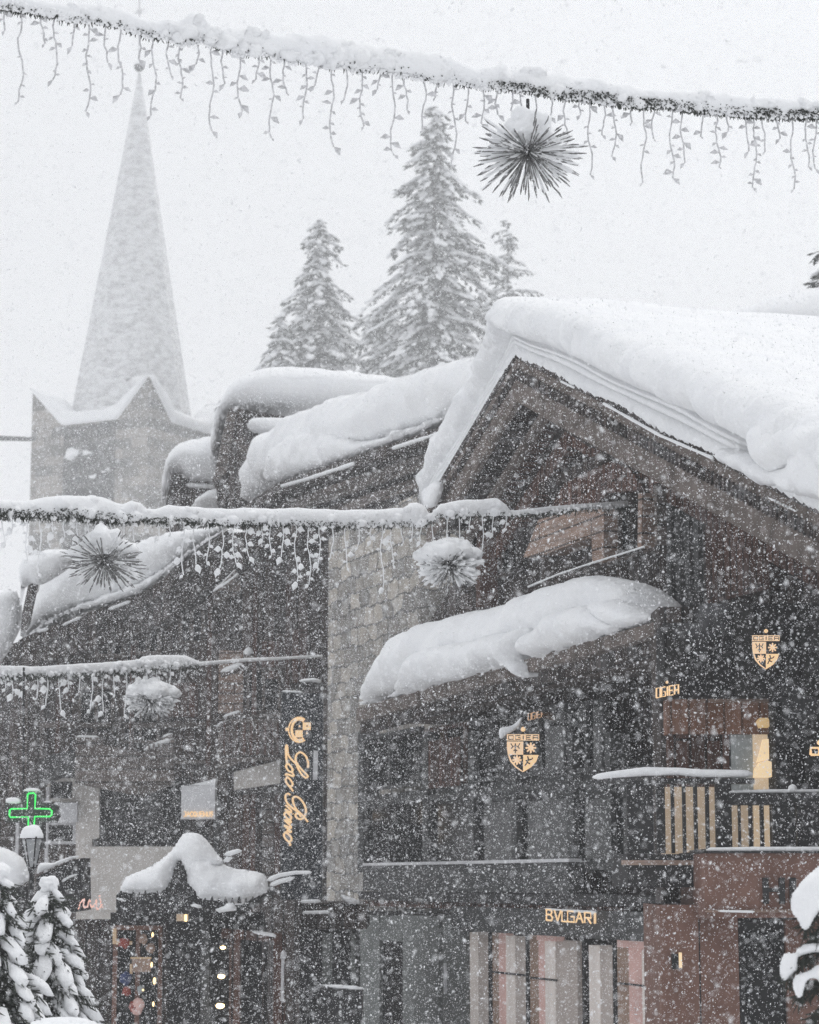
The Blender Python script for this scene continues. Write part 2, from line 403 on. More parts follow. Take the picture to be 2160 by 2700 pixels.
def lrect(F, x0, x1, y0, y1, q, xr=None):
    """level rectangle in the facade plane: columns x0..x1, heights read at photo column xr"""
    xr = x0 if xr is None else xr
    s0 = F.hit(x0, y1, q).x; s1 = F.hit(x1, y1, q).x
    zb = F.hit(xr, y1, q).z; zt = F.hit(xr, y0, q).z
    return [(s0, zb), (s1, zb), (s1, zt), (s0, zt)]
def lpart(name, F, x0, x1, y0, y1, q0, q1, mat, parent, xr=None, label=None):
    m = MB(); m.prism(lrect(F, x0, x1, y0, y1, q0, xr), q0, q1); return m.build(name, mat, parent, label=label)

# ------------------------------------------------------------------ main chalet
chalet = thing('chalet', 'big dark timber chalet with a broad gable under a metre of snow', 'chalet', FM)
QV = -0.8
ap = FM.hit(1366, 948, QV); le = FM.hit(1128, 1350, QV); re_ = FM.hit(2160, 1356, QV)
SL = (ap.z - le.z) / (ap.x - le.x); SR = (ap.z - re_.z) / (re_.x - ap.x)
s_left = le.x; s_right = ap.x + (re_.x - ap.x) * 1.35
def roofz(s): return ap.z - (SL * (ap.x - s) if s < ap.x else SR * (s - ap.x))
def band(o0, o1, sl=None, sr=None):
    sl = s_left if sl is None else sl; sr = s_right if sr is None else sr
    return [(sl, roofz(sl)-o0), (sl, roofz(sl)-o1), (ap.x, ap.z-o1), (sr, roofz(sr)-o1), (sr, roofz(sr)-o0), (ap.x, ap.z-o0)]
m = MB(); P = band(0.0, 0.22); m.prism([P[0], P[1], P[2], P[3], P[4], P[5]], QV+0.06, 9.0)
roof = m.build('roof', WOOD, chalet)
m = MB(); m.prism(band(-0.01, 0.50), QV-0.02, QV+0.055); m.build('barge_board', WOODB, roof)
# scalloped lower trim of the barge board
m = MB()
for k in range(150):
    s = s_left + (s_right - s_left) * (k+0.5) / 150
    z = roofz(s) - 0.16; hw = (s_right-s_left)/150*0.36
    m.prism([(s-hw, z+0.05), (s-hw*0.8, z-0.05), (s, z-0.08), (s+hw*0.8, z-0.05), (s+hw, z+0.05)], QV-0.045, QV-0.021)
m.build('carved_trim', WOOD, roof)
m = MB(); m.prism(band(-0.085, -0.012), QV-0.035, QV-0.005); m.build('drip_edge', WOOD, roof)
m = MB(); m.prism(band(0.56, 0.66), QV+0.30, QV+0.40); m.build('rafter', WOODB, roof)
m = MB(); m.prism(band(0.72, 0.98), -0.16, -0.02); m.build('wall_plate', WOODR, roof)
wl = FM.hit(1118, 1500, 0).x
m = MB(); wr = s_right
m.prism([(wl, 0), (wr, 0), (wr, roofz(wr)-0.23), (ap.x, ap.z-0.23), (wl, roofz(wl)-0.23)], 0.0, 8.8)
m.build('wall', WOOD, chalet)
# stone end wall left of the timber gable
m = MB(); sx0 = FM.hit(866, 1500, -0.05).x; zt = FM.hit(1000, 1350, -0.05).z
m.prism([(sx0, 0), (wl-0.01, 0), (wl-0.01, zt), (sx0, zt)], -0.05, 7.5); m.build('stone_wall', STONE, chalet)
m = MB(); m.prism([(wl, 0), (FM.hit(1235, 2000, -0.12).x, 0), (FM.hit(1235, 2000, -0.12).x, FM.hit(1200, 1700, -0.1).z), (wl, FM.hit(1200, 1700, -0.1).z)], -0.05, -0.003)
m.build('stone_wall', STONE, chalet)

# gable timbers, loggia windows, railing
def beam(name, pts_px, w, q0, q1, mat):
    P = [FM.hit(x, y, q0) for x, y in pts_px]; m = MB()
    for a, b in zip(P[:-1], P[1:]):
        d = Vector((b.x-a.x, 0, b.z-a.z)).normalized(); nn = Vector((-d.z, 0, d.x)) * (w/2)
        m.prism([(a.x-nn.x, a.z-nn.z), (b.x-nn.x, b.z-nn.z), (b.x+nn.x, b.z+nn.z), (a.x+nn.x, a.z+nn.z)], q0, q1)
    return m.build(name, mat, chalet)
beam('brace', [(1430, 1110), (1300, 1315)], 0.26, -0.20, -0.02, WOODR)
beam('brace', [(1368, 1060), (1230, 1320)], 0.14, -0.30, -0.21, WOODL)
beam('brace', [(1380, 1055), (1560, 1170)], 0.10, -0.28, -0.2, WOOD)
beam('tie_beam', [(1420, 1290), (1600, 1200)], 0.12, -0.26, -0.12, WOOD)
part('gable_panel', FM, [(1450, 1345), (1490, 1270), (1610, 1215), (1660, 1235), (1700, 1290), (1600, 1300), (1560, 1345)], -0.22, -0.03, WOODR, chalet)
part('loggia_board', FM, [(1380, 1470), (1420, 1370), (1560, 1335), (1592, 1338), (1592, 1480), (1562, 1485), (1560, 1415), (1440, 1460)], -0.30, -0.03, WOODT, chalet)
beam('post', [(1262, 1400), (1260, 1600)], 0.12, -0.34, -0.1, WOODR)
beam('post', [(1688, 1300), (1686, 1450)], 0.10, -0.34, -0.02, WOODT)
beam('post', [(1728, 1275), (1730, 1460)], 0.06, -0.36, -0.25, WOODL)
def window(F, parent, x0, x1, y0, y1, q, frame_mat, pane_mat, xr=None, cols=2, rows=1, fw=0.05, name='window'):
    R = lrect(F, x0, x1, y0, y1, q, xr); (a, zb), (b, _), (_, zt2), _ = R
    m = MB()
    m.box(a, a+fw, q-0.05, q+0.03, zb, zt2); m.box(b-fw, b, q-0.05, q+0.03, zb, zt2)
    m.box(a+fw, b-fw, q-0.05, q+0.03, zb, zb+fw); m.box(a+fw, b-fw, q-0.05, q+0.03, zt2-fw, zt2)
    for i in range(1, cols):
        c = a + (b-a)*i/cols; m.box(c-fw*.5, c+fw*.5, q-0.045, q+0.025, zb+fw, zt2-fw)
    fr = m.build(name, frame_mat, parent)
    p = MB(); p.box(a+fw, b-fw, q-0.005, q+0.015, zb+fw, zt2-fw); p.build('pane', pane_mat, fr)
    return fr
window(FM, chalet, 1605, 1680, 1330, 1470, -0.09, WOOD, GLASS, 1640)
window(FM, chalet, 1695, 1740, 1310, 1460, -0.09, WOOD, GLASS, 1700, cols=1)
window(FM, chalet, 1225, 1258, 1420, 1560, -0.09, WOOD, GLASS, 1240, cols=1)
window(FM, chalet, 1290, 1375, 1380, 1520, -0.09, WOOD, GLASS, 1340)
# corrugated grey boarding
m = MB()
for k in range(9):
    x = 1742 + k*12.0; R = lrect(FM, x, x+7.5, 1290+k*8, 1655, -0.2, x); m.prism(R, -0.12-0.03*(k % 2), -0.003)
m.build('grey_boarding', GREYP, chalet)
lpart('red_panel', FM, 1858, 2030, 1372, 1585, -0.12, -0.003, WOODR, chalet, 1900)
part('upper_ledge', FM, [(1380, 1556), (1730, 1440), (1730, 1448), (1380, 1566)], -0.62, -0.55, WOOD, chalet)
m = MB(); snow_strip(m, [FM.world(FM.hit(1392, 1548, -0.6)), FM.world(FM.hit(1470, 1515, -0.6)), FM.world(FM.hit(1550, 1488, -0.6)), FM.world(FM.hit(1700, 1441, -0.6))], 0.011)
_o = m.build('rail_snow', SNOW, None, True); _o.parent = chalet; _o.matrix_parent_inverse = (Matrix.Translation(FM.o) @ Matrix.Rotation(FM.ang, 4, 'Z')).inverted()

# ---- main roof snow: swept cross section with an overhanging cornice and the strata beneath it
def snow_sweep():
    prof = [(0.30, 0.0), (0.06, 0.0), (-0.01, 0.03), (-0.07, 0.09), (-0.05, 0.13), (-0.045, 0.205), (-0.005, 0.212), (-0.005, 0.218), (-0.05, 0.225), (-0.055, 0.29), (-0.012, 0.297), (-0.012, 0.303),
            (-0.06, 0.312), (-0.07, 0.36), (-0.01, 0.368), (-0.01, 0.376), (-0.03, 0.41), (0.0, 0.425),
            (-0.10, 0.43), (-0.22, 0.45), (-0.32, 0.49), (-0.38, 0.55), (-0.41, 0.62), (-0.42, 0.70), (-0.40, 0.78), (-0.36, 0.86), (-0.28, 0.93), (-0.16, 0.98), (0.02, 1.01),
            (0.3, 1.03), (0.7, 1.04), (1.3, 1.04), (2.2, 1.05), (3.3, 1.06), (4.6, 1.06), (6.0, 1.06), (7.5, 1.06), (8.8, 1.04), (9.8, 0.9), (9.9, 0.0)]
    N = 420; T = 0.95; vs = []; fs = []
    s0, s1 = s_left - 0.10, s_right
    st = [s0 + (s1-s0)*i/(N-1) for i in range(N)]
    k_ = len(prof)
    for s in st:
        base = roofz(s) + 0.012
        # ridge rounding
        e = s - ap.x; top_soft = 0.42*math.exp(-(abs(e)/1.15)**1.6)
        edge = min(1, max(0.0, (s - s0)/0.55)); edge = math.sqrt(1-(1-edge)**2)
        t = T * (0.25 + 0.75*edge) * (1.0 if e > 0 else 0.72+0.28*math.exp(e))
        for (q, h) in prof:
            n1 = mn.fractal(Vector((s*2.4, q*1.3, h*3+5)), 0.9, 2.0, 4); n2 = mn.noise(Vector((s*9.0, h*5, 1.7)))
            kq = 1.0 if (e > 0 or q > 0.1) else (0.42 + 0.58*math.exp(e/0.5)); qq = QV + q*(0.4+0.6*edge)*kq; z = base + h*t
            fl_ = abs(mn.noise(Vector((s*6.5, h*1.2, 4.4))))
            if h > 0.426: qq -= 0.07*n1 - (0.10*fl_ if h < 0.95 else 0.02*fl_) - 0.02*n2; z += (0.035*fl_ - 0.02*n2) if h < 0.6 else 0
            else:
                if h < 0.1 and q < 0: z += 0.05*mn.noise(Vector((s*11, 1, 2))) + 0.03*mn.noise(Vector((s*27, 1, 2)))
                z += 0.035*mn.noise(Vector((s*0.7, 3, h*3))) + 0.008*n2; qq -= 0.012*n2 + 0.04*mn.noise(Vector((s*0.8, 7, h*2.5)))
            if q > 0.2 and h > 0.5: z += 0.07*mn.fractal(Vector((s*0.8, q*0.8, 9)), 0.9, 2, 3)
            z -= top_soft*(0.5*h)
            vs.append((s, qq, z))
    for i in range(N-1):
        for j in range(k_):
            a = i*k_+j; b = i*k_+(j+1) % k_; fs.append((a, b, b+k_, a+k_))
    fs += [tuple(range(k_-1, -1, -1)), tuple(range((N-1)*k_, N*k_))]
    m = MB(); m.v = vs; m.f = fs
    return m.build('roof_snow', SNOW, chalet, True)
snow_sweep()
# thin line of snow on the metal drip edge
m = MB(); P = [FM.hit(1478, 1005, QV-0.06), FM.hit(1515, 1023, QV-0.06)]; snow_strip(m, P, 0.014)
P = [FM.hit(1590, 1063, QV-0.06), FM.hit(1740, 1148, QV-0.06), FM.hit(1880, 1208, QV-0.06)]; snow_strip(m, P, 0.016, 3)
m.build('drip_edge_snow', SNOW, chalet, True)
# slumped snow lumps along the right of the verge
pillow('roof_snow', FM, [(1868, 1178), (1900, 1170), (1950, 1180), (2010, 1205), (2060, 1240), (2085, 1200), (2130, 1170), (2220, 1160), (2260, 1340), (2190, 1330),
       (2130, 1312), (2080, 1300), (2040, 1282), (1990, 1272), (1940, 1240), (1900, 1212)], QV-0.20, 0.20, 0.35, 0.24, 0.04, chalet, 0.12, 2.4, 3, rough_edge=0.06)
pillow('roof_snow', FM, [(2050, 1130), (2100, 1090), (2260, 1080), (2270, 1260), (2150, 1240), (2090, 1280), (2068, 1250), (2050, 1190)], QV-0.02, 0.42, 0.5, 0.45, 0.05, chalet, 0.13, 1.8, 4, rough_edge=0.04)
pillow('roof_snow', FM, [(2030, 1308), (2075, 1330), (2105, 1348), (2095, 1352), (2050, 1330), (2020, 1313)], QV-0.1, 0.03, 0.03, 0.04, 0.02, chalet, 0.01, 4, 5)
# drooping left tail of the snow curtain
pillow('roof_snow', FM, [(1135, 1278), (1150, 1262), (1163, 1275), (1170, 1250), (1150, 1330), (1135, 1345), (1124, 1330), (1122, 1295)], QV-0.15, 0.08, 0.08, 0.12, 0.025, chalet, 0.03, 3, 6)
# snow on the dormers farther back on the roof
pillow('dormer_snow', FM, [(1930, 860), (1990, 826), (2040, 795), (2110, 772), (2200, 748), (2300, 760), (2300, 960), (2160, 930), (2080, 925), (2000, 900)], 7.0, 1.4, 1.2, 1.3, 0.09, chalet, 0.10, 0.9, 7)

# ---- sloping canopy roof over the glazed bay, with its snow
QC = -1.35
part('canopy_roof', FM, [(940, 1868), (1752, 1632), (1752, 1668), (940, 1905)], QC, -0.06, WOODB, chalet)
part('canopy_fascia', FM, [(950, 1906), (1752, 1672), (1752, 1716), (950, 1935)], QC+0.12, QC+0.24, WOOD, chalet)
pillow('canopy_snow', FM, [(938, 1866), (955, 1848), (975, 1832), (1000, 1780), (1016, 1730), (1040, 1690), (1090, 1655), (1180, 1623), (1290, 1600), (1370, 1580), (1440, 1552), (1500, 1530), (1550, 1515),
        (1600, 1514), (1645, 1528), (1680, 1558), (1705, 1600), (1735, 1622), (1756, 1634), (1740, 1644), (1640, 1675), (1400, 1745), (1380, 1752), (1200, 1795), (1050, 1838)], QC+0.35, 0.35, 0.75, 0.5, 0.04, chalet, 0.10, 1.5, 11, rough_edge=0.02)
pillow('canopy_snow', FM, [(1000, 1846), (1085, 1800), (1100, 1745), (1120, 1712), (1170, 1695), (1260, 1685), (1350, 1665), (1400, 1650), (1395, 1690), (1370, 1740), (1385, 1752), (1392, 1790), (1380, 1795), (1362, 1768), (1350, 1752), (1260, 1782), (1180, 1802), (1090, 1828)],
        QC-0.02, 0.26, 0.5, 0.30, 0.032, chalet, 0.10, 1.7, 12, rough_edge=0.03)
pillow('canopy_snow', FM, [(1385, 1735), (1400, 1690), (1440, 1640), (1500, 1600), (1560, 1590), (1600, 1620), (1640, 1650), (1625, 1668), (1560, 1690), (1480, 1715), (1455, 1732), (1470, 1700), (1430, 1740), (1402, 1735)],
        QC-0.02, 0.24, 0.5, 0.28, 0.032, chalet, 0.10, 1.7, 13, rough_edge=0.03)
pillow('canopy_snow', FM, [(1560, 1600), (1600, 1572), (1645, 1580), (1690, 1615), (1735, 1632), (1650, 1668), (1600, 1655)], QC+0.05, 0.22, 0.4, 0.26, 0.04, chalet, 0.06, 1.8, 14)

# ---- glazed bay and balcony under the canopy
bay = [(958, 1115), (1128, 1236), (1248, 1350), (1362, 1500), (1512, 1600)]
for i, (a, b) in enumerate(bay):
    window(FM, chalet, a, b, 1945 - i*22, 2088 - i*12, -0.45, GREYP if i != 1 else WOODR, GLASS, a, cols=2)
lpart('brown_panel', FM, 1130, 1215, 1955, 2080, -0.53, -0.501, WOODR, chalet, 1130)
for x in (950, 1121, 1242, 1356, 1506, 1606):
    lpart('mullion', FM, x-7, x+7, 1930, 2300, -0.54, -0.3, GREYP, chalet, x)
lpart('bay_wall', FM, 952, 1745, 2100, 2300, -0.42, -0.06, GREYP, chalet, 960)
for i, (a, b) in enumerate([(960, 1118), (1132, 1238), (1250, 1350), (1362, 1498), (1512, 1600), (1612, 1740)]):
    lpart('lower_pane', FM, a, b, 2128 - i*4, 2278 - i*2, -0.47, -0.425, GLASS, chalet, a)
# balcony rail with snow
def rail_line(pts, q, h_px, mat, name, w=0.07):
    P = [FM.hit(x, y, q) for x, y in pts]; m = MB()
    for a, b in zip(P[:-1], P[1:]):
        m.prism([(a.x, a.z-h_px), (b.x, b.z-h_px), (b.x, b.z), (a.x, a.z)], q, q+w)
    return m.build(name, mat, chalet)
lpart('cornice', FM, 945, 1860, 2350, 2372, -0.62, -0.06, BLACK, chalet, 960)
lpart('cornice_band', FM, 945, 1640, 2374, 2388, -0.58, -0.06, WOODR, chalet, 960)
rail_line([(957, 2112), (1500, 2062)], -0.62, 0.05, GREYP, 'handrail')
lpart('parapet', FM, 957, 1500, 2284, 2348, -0.60, -0.42, GREYP, chalet, 957)
lpart('sill', FM, 957, 1500, 2276, 2283, -0.62, -0.425, WHITEP, chalet, 957)

# ---- ground floor shop front (nearly parallel to the picture): own frame
FS = FM
shop = thing('boutique', 'dark shop front with tall pale curtained windows under a gold lettered fascia', 'boutique', FS)
FB = FS
QS = -0.45
def sp_(name, x0, x1, y0, y1, q0, q1, mat, label=None): return lpart(name, FB, x0, x1, y0, y1, q0+QS, q1+QS, mat, shop, x0, label)
ybot = 2960
sp_('fascia', 1190, 1765, 2389, 2452, -0.18, 0.3, GREYP)
sp_('back_wall', 938, 1760, 2400, ybot, 0.12, 0.4, BLACK)
sp_('panel', 945, 1000, 2412, ybot, -0.02, 0.11, GREENP)
sp_('panel', 1062, 1158, 2412, ybot, -0.02, 0.11, GREENP)
sp_('panel', 1168, 1232, 2412, ybot, -0.02, 0.11, GREENP)
sp_('shop_window', 1003, 1060, 2480, ybot, 0.03, 0.11, GLASS)
sp_('lintel', 1001, 1061, 2412, 2478, -0.01, 0.11, GREENP)
for x0, x1, yt, mt in ((1241, 1262, 2458, CURTAIN), (1263, 1290, 2456, CURTB), (1337, 1361, 2467, CURTAIN), (1362, 1389, 2468, CURTB), (1441, 1468, 2480, CURTAIN),
                       (1469, 1527, 2478, CURTB), (1558, 1587, 2492, CURTAIN), (1588, 1620, 2492, CURTB), (1699, 1735, 2508, CURTAIN), (1736, 1748, 2508, CURTB)):
    sp_('curtain', x0, x1, yt, ybot, -0.025 if mt is CURTAIN else -0.02, 0.08, mt)
for x0, x1, yt, mt in ((1298, 1318, 2450, BROWN), (1318, 1336, 2452, PINK), (1397, 1424, 2462, BROWN), (1424, 1440, 2466, PINK), (1630, 1664, 2470, BROWN), (1664, 1698, 2474, PINK)):
    sp_('display_panel', x0, x1, yt, ybot, -0.015, 0.09, mt)
sp_('pelmet', 1628, 1736, 2467, 2497, -0.10, 0.0, PINK); sp_('pelmet', 1415, 1467, 2452, 2479, -0.10, 0.0, PINK)
for x in (1293.5, 1393, 1625, 1543): sp_('window_post', x-3.5, x+3.5, 2452, ybot, -0.035, 0.08, BLACK)
for x0, x1, y in ((1298, 1388, 2560), (1397, 1467, 2575), (1630, 1698, 2590)): sp_('glazing_bar', x0, x1, y, y+5, -0.04, -0.027, BLACK)
sp_('door_handle', 1170, 1173, 2540, 2620, -0.05, -0.022, WHITEP)
# brown stone door surround and terracotta canopy on the right
FA = Frame(at(1900, HOR, 19.6), 0.0)
porch = thing('shop_porch', 'terracotta brown porch with dark letters above a dark doorway at the right edge', 'porch', FA)
lpart('pier', FA, 1748, 1955, 2386, 2850, 0.0, 1.4, TERRA, porch, 1800)
lpart('canopy', FA, 1860, 2260, 2250, 2420, -0.5, 1.2, TERRA, porch, 1900)
lpart('canopy_lip', FA, 1856, 2264, 2243.5, 2249.5, -0.56, 1.22, BLACK, porch, 1900)
lpart('canopy_trim', FA, 1862, 2260, 2398, 2406, -0.53, -0.501, WOODT, porch, 1900)
lpart('plank_joint', FA, 1850, 1853, 2424, 2850, -0.008, -0.002, BLACK, porch, 1850)
lpart('intercom', FA, 1773, 1790, 2515, 2555, -0.05, -0.002, BLACK, porch, 1780)
lpart('lit_handle', FA, 1792, 1799, 2512, 2552, -0.05, -0.002, WARMB, porch, 1790)
lpart('doorway', FA, 1957, 2080, 2430, 2850, 0.1, 1.0, BLACK, porch, 1960)
lpart('door_glass', FA, 1972, 2070, 2455, 2850, 0.07, 0.098, GLASS, porch, 1980)
lpart('pier', FA, 2082, 2260, 2425, 2850, 0.0, 1.4, TERRA, porch, 2100)
m = MB(); snow_strip(m, [FA.hit(1862, 2241, -0.5), FA.hit(2000, 2240, -0.5), FA.hit(2240, 2240, -0.5)], 0.022, 2); m.build('ledge_snow', SNOW, porch, True)
m = MB(); snow_strip(m, [FA.hit(1895, 2402, -0.56), FA.hit(1990, 2404, -0.56)], 0.010, 4); m.build('ledge_snow', SNOW, porch, True)
m = MB()
for x0, x1, y0, y1 in ((2012, 2027, 2314, 2383), (2055, 2070, 2314, 2383), (2027, 2055, 2342, 2352), (2083, 2099, 2314, 2383)): m.prism(lrect(FA, x0, x1, y0, y1, -0.52, x0), -0.545, -0.505)
m.build('lettering', BLACK, porch)
# balcony of the right hand wing
FR = Frame(at(1900, HOR, 20.2), 0.02)
wing = thing('balcony_wing', 'dark balcony with wide slats and a lamplit window behind it, above the terracotta porch', 'balcony', FR)
lpart('wall', FR, 1750, 2300, 1600, 2380, 0.9, 1.5, WOOD, wing, 1900)
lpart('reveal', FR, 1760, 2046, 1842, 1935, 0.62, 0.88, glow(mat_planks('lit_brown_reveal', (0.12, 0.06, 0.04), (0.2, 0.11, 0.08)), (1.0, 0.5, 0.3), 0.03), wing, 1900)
lpart('reveal_edge', FR, 1850, 2047, 1838, 1852, 0.585, 0.618, WOODT, wing, 1900)
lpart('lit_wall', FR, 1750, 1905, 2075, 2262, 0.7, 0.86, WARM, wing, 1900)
lpart('brown_wall', FR, 1765, 1925, 1936, 2074, 0.7, 0.86, WOODR, wing, 1900)
wf = lpart('window', FR, 1926, 2050, 1925, 2262, 0.74, 0.87, BLACK, wing, 1930)
m = MB(); m.prism(lrect(FR, 1930, 1988, 1934, 2090, 0.7, 1930), 0.70, 0.735); m.build('pane', COOL, wf)
m = MB(); m.prism(lrect(FR, 1991, 2046, 1936, 2260, 0.7, 2000), 0.70, 0.735); m.build('pane', mat_emit('lit_pane', (1.0, 0.76, 0.50), 0.40, (.3, .25, .2)), wf)
m = MB(); m.prism(lrect(FR, 1930, 1988, 2110, 2250, 0.7, 1930), 0.70, 0.735); m.build('pane', WARM, wf)
c = FR.hit(2017, 2050, 0.62); r = 29*pxm(20.8)
m = MB(); pts = [(c.x-r, c.z-0.0), (c.x+r, c.z-0.0), (c.x+r*0.98, c.z+r*0.7), (c.x+r*0.7, c.z+r*1.25), (c.x+r*0.1, c.z+r*1.5), (c.x-r*0.5, c.z+r*1.3), (c.x-r*0.9, c.z+r*0.7)]
m.prism(pts, 0.52, 0.68); m.build('lamp_shade', WARMB, wing)
c = FR.hit(2012, 1906, 0.6); m = MB(); m.ball((c.x, 0.6, c.z), 13*pxm(20.8), 2, (1.5, 0.4, 1), None, .5, 3); m.build('lamp_globe', mat_emit('dim_lamp', (1, .68, .3), .42), wing, True)
part('lit_curtain', FR, [(1996, 2010), (2046, 1998), (2046, 1945), (2012, 1950), (2004, 1985)], 0.64, 0.69, WARMB, wing)
lpart('floor_slab', FR, 1655, 1862, 2252, 2340, -0.35, 0.9, BLACK, wing, 1800)
lpart('floor_slab', FR, 1864, 2300, 2238, 2262, -0.35, 0.9, BLACK, wing, 1900)
lpart('edge_board', FR, 1640, 1861, 2268, 2281, -0.40, -0.355, WOODT, wing, 1800)
m = MB()
edges = [1655, 1672, 1690, 1708, 1726, 1740, (1756), (1773), (1781), (1803), (1811), (1833), (1842), (1864), (1873), (1890), (1932), (1950), (1956), (1978), (1987), (2008), (2017), (2039)]
slats = [(1655, 1724), (1734, 1756), (1773, 1781), (1803, 1811), (1833, 1842), (1864, 1873), (1890, 1932), (1950, 1956), (1978, 1987), (2008, 2017), (2039, 2100), (2104, 2170), (2174, 2240)]
for a, b in slats:
    lpart('slat', FR, a, b, 2058 if a < 1925 else 2100, 2250, -0.30, -0.24, BLACK, wing, a)
lpart('top_rail', FR, 1740, 1990, 2052, 2066, -0.34, -0.2, BLACK, wing, 1800)
lpart('top_rail', FR, 1920, 2300, 2090, 2122, -0.36, -0.19, BLACK, wing, 1940)
m = MB(); snow_strip(m, [FR.hit(1562, 2050, -0.3), FR.hit(1610, 2043, -0.3), FR.hit(1700, 2034, -0.3), FR.hit(1790, 2034, -0.3), FR.hit(1850, 2040, -0.3), FR.hit(1985, 2040, -0.3)], 0.032, 1)
snow_strip(m, [FR.hit(1922, 2089, -0.3), FR.hit(2090, 2086, -0.3), FR.hit(2240, 2084, -0.3)], 0.018, 2)
c = FR.hit(2090, 2080, -0.3); m.ball(c, 0.04, 2); m.build('rail_snow', SNOW, wing, True)
# dark timber mass above, up to the crest
part('upper_wall', FR, [(1752, 1836), (2300, 1836), (2300, 1590), (1852, 1590), (1852, 1642), (1752, 1642)], 0.3, 0.88, DARKW, wing)
lpart('side_wall', FR, 2052, 2300, 1838, 2236, 0.3, 0.88, DARKW, wing, 2100)
# handrail of the long facade running up to the wing
rail_line([(1504, 2062), (1745, 2040)], -0.62, 0.06, BLACK, 'handrail')

# ------------------------------------------------------------------ long roof between the two chalets (runs back from the facade line)
annex = thing('chalet', 'lower chalet roof with a long slanting verge and deep snow, left of the big gable', 'chalet', FM)
QA = 0.9
va = FM.hit(1168, 1122, QA); vb = FM.hit(734, 1272, QA); vc = FM.hit(630, 1342, QA)
m = MB(); vd = FM.hit(1215, 1100, QA)
m.prism([(vc.x, vc.z), (vb.x, vb.z), (va.x, va.z), (vd.x, vd.z), (vd.x, vd.z-0.22), (va.x, va.z-0.22), (vb.x, vb.z-0.22), (vc.x, vc.z-0.25)], QA, QA+5.5)
aroof = m.build('roof', WOOD, annex)
part('verge_board', FM, [(630, 1342), (734, 1274), (1168, 1124), (1168, 1152), (734, 1302), (640, 1362)], QA-0.05, QA-0.003, WOOD, aroof)
part('soffit', FM, [(660, 1372), (760, 1318), (1168, 1180), (1168, 1215), (780, 1350), (680, 1405)], QA+0.25, QA+0.33, WOODL, aroof)
part('soffit', FM, [(700, 1405), (800, 1362), (1140, 1245), (1140, 1270), (820, 1385), (720, 1425)], QA+0.42, QA+0.5, WOODL, aroof)
m = MB(); aw0 = FM.hit(655, 1380, QA+0.6).x
m.prism([(aw0, 0), (vd.x+1.0, 0), (vd.x+1.0, vd.z-0.1), (vd.x, vd.z-0.23), (va.x, va.z-0.23), (vb.x, vb.z-0.23), (aw0, FM.hit(655, 1372, QA+0.6).z)], QA+0.6, QA+5)
m.build('wall', WOOD, annex)
pillow('roof_snow', FM, [(634, 1341), (650, 1318), (666, 1290), (665, 1255), (669, 1222), (688, 1172), (726, 1126), (780, 1089), (842, 1060), (912, 1036), (980, 1018), (1050, 996), (1120, 970), (1200, 944), (1300, 920),
       (1300, 1090), (1165, 1118), (1060, 1156), (957, 1193), (880, 1220), (817, 1241), (734, 1268), (700, 1296), (672, 1320)], QA+0.35, 0.42, 4.0, 0.75, 0.07, annex, 0.16, 0.9, 21, rough_edge=0.03)
pillow('roof_snow', FM, [(700, 1280), (712, 1215), (740, 1165), (790, 1135), (860, 1130), (905, 1150), (960, 1165), (1060, 1130), (1170, 1090), (1168, 1114), (960, 1190), (820, 1238), (740, 1266)], QA+0.0, 0.20, 0.8, 0.5, 0.05, annex, 0.13, 1.4, 22, rough_edge=0.02)
m = MB(); snow_strip(m, [FM.hit(742, 1282, QA-0.08), FM.hit(800, 1266, QA-0.08), FM.hit(935, 1222, QA-0.08)], 0.035, 2)
snow_strip(m, [FM.hit(1035, 1182, QA-0.08), FM.hit(1160, 1142, QA-0.08)], 0.03, 5); m.build('verge_snow', SNOW, aroof, True)

# ------------------------------------------------------------------ rooftops behind, frames facing the street
def cf(Y): return cam_frame(Y)
F44 = cf(46.0)
d1 = thing('rooftop_gable', 'steep dark gable end with a huge rounded snow cap beside the church tower', 'roof gable', F44)
part('gable_wall', F44, [(604, 1075), (576, 1225), (558, 1266), (572, 1290), (572, 1330), (646, 1345), (720, 1345), (760, 1100), (650, 1080)], 0.0, 3.0, WOOD, d1)
part('verge_board', F44, [(600, 1085), (622, 1085), (598, 1240), (582, 1262), (562, 1268)], -0.12, -0.003, WOODL, d1)
part('brace', F44, [(618, 1160), (640, 1150), (690, 1245), (668, 1262)], -0.1, -0.003, WOODL, d1)
pillow('snow_cap', F44, [(558, 1210), (548, 1180), (553, 1122), (572, 1060), (608, 1010), (660, 980), (748, 968), (864, 974), (960, 985), (1060, 998), (1120, 1020), (1100, 1085), (785, 1074), (655, 1086), (640, 1092), (606, 1090), (590, 1130), (572, 1200), (566, 1216)],
       0.5, 1.2, 3.0, 1.0, 0.08, d1, 0.09, 0.8, 31, rough_edge=0.02)
pillow('snow_cap', F44, [(646, 1118), (660, 1100), (700, 1097), (790, 1098), (800, 1135), (720, 1140), (680, 1138), (652, 1132)], -0.6, 0.35, 1.2, 0.28, 0.05, d1, 0.04, 1.5, 32)
m = MB(); snow_strip(m, [F44.hit(662, 1165, -0.1), F44.hit(700, 1168, -0.1)], 0.03); m.build('ledge_snow', SNOW, d1, True)
F46 = cf(48.0)
d2 = thing('dormer_gable', 'small dark dormer end with a drooping snow hood, just right of the stone tower', 'dormer', F46)
part('gable_wall', F46, [(455, 1235), (493, 1262), (600, 1270), (600, 1345), (434, 1345)], 0.0, 2.5, WOOD, d2)
pillow('snow_hood', F46, [(424, 1333), (421, 1300), (428, 1225), (442, 1190), (483, 1160), (540, 1148), (600, 1150), (610, 1275), (560, 1278), (493, 1264), (462, 1240), (452, 1262), (440, 1325)], -0.1, 0.8, 1.6, 0.7, 0.07, d2, 0.09, 1.0, 33, rough_edge=0.02)
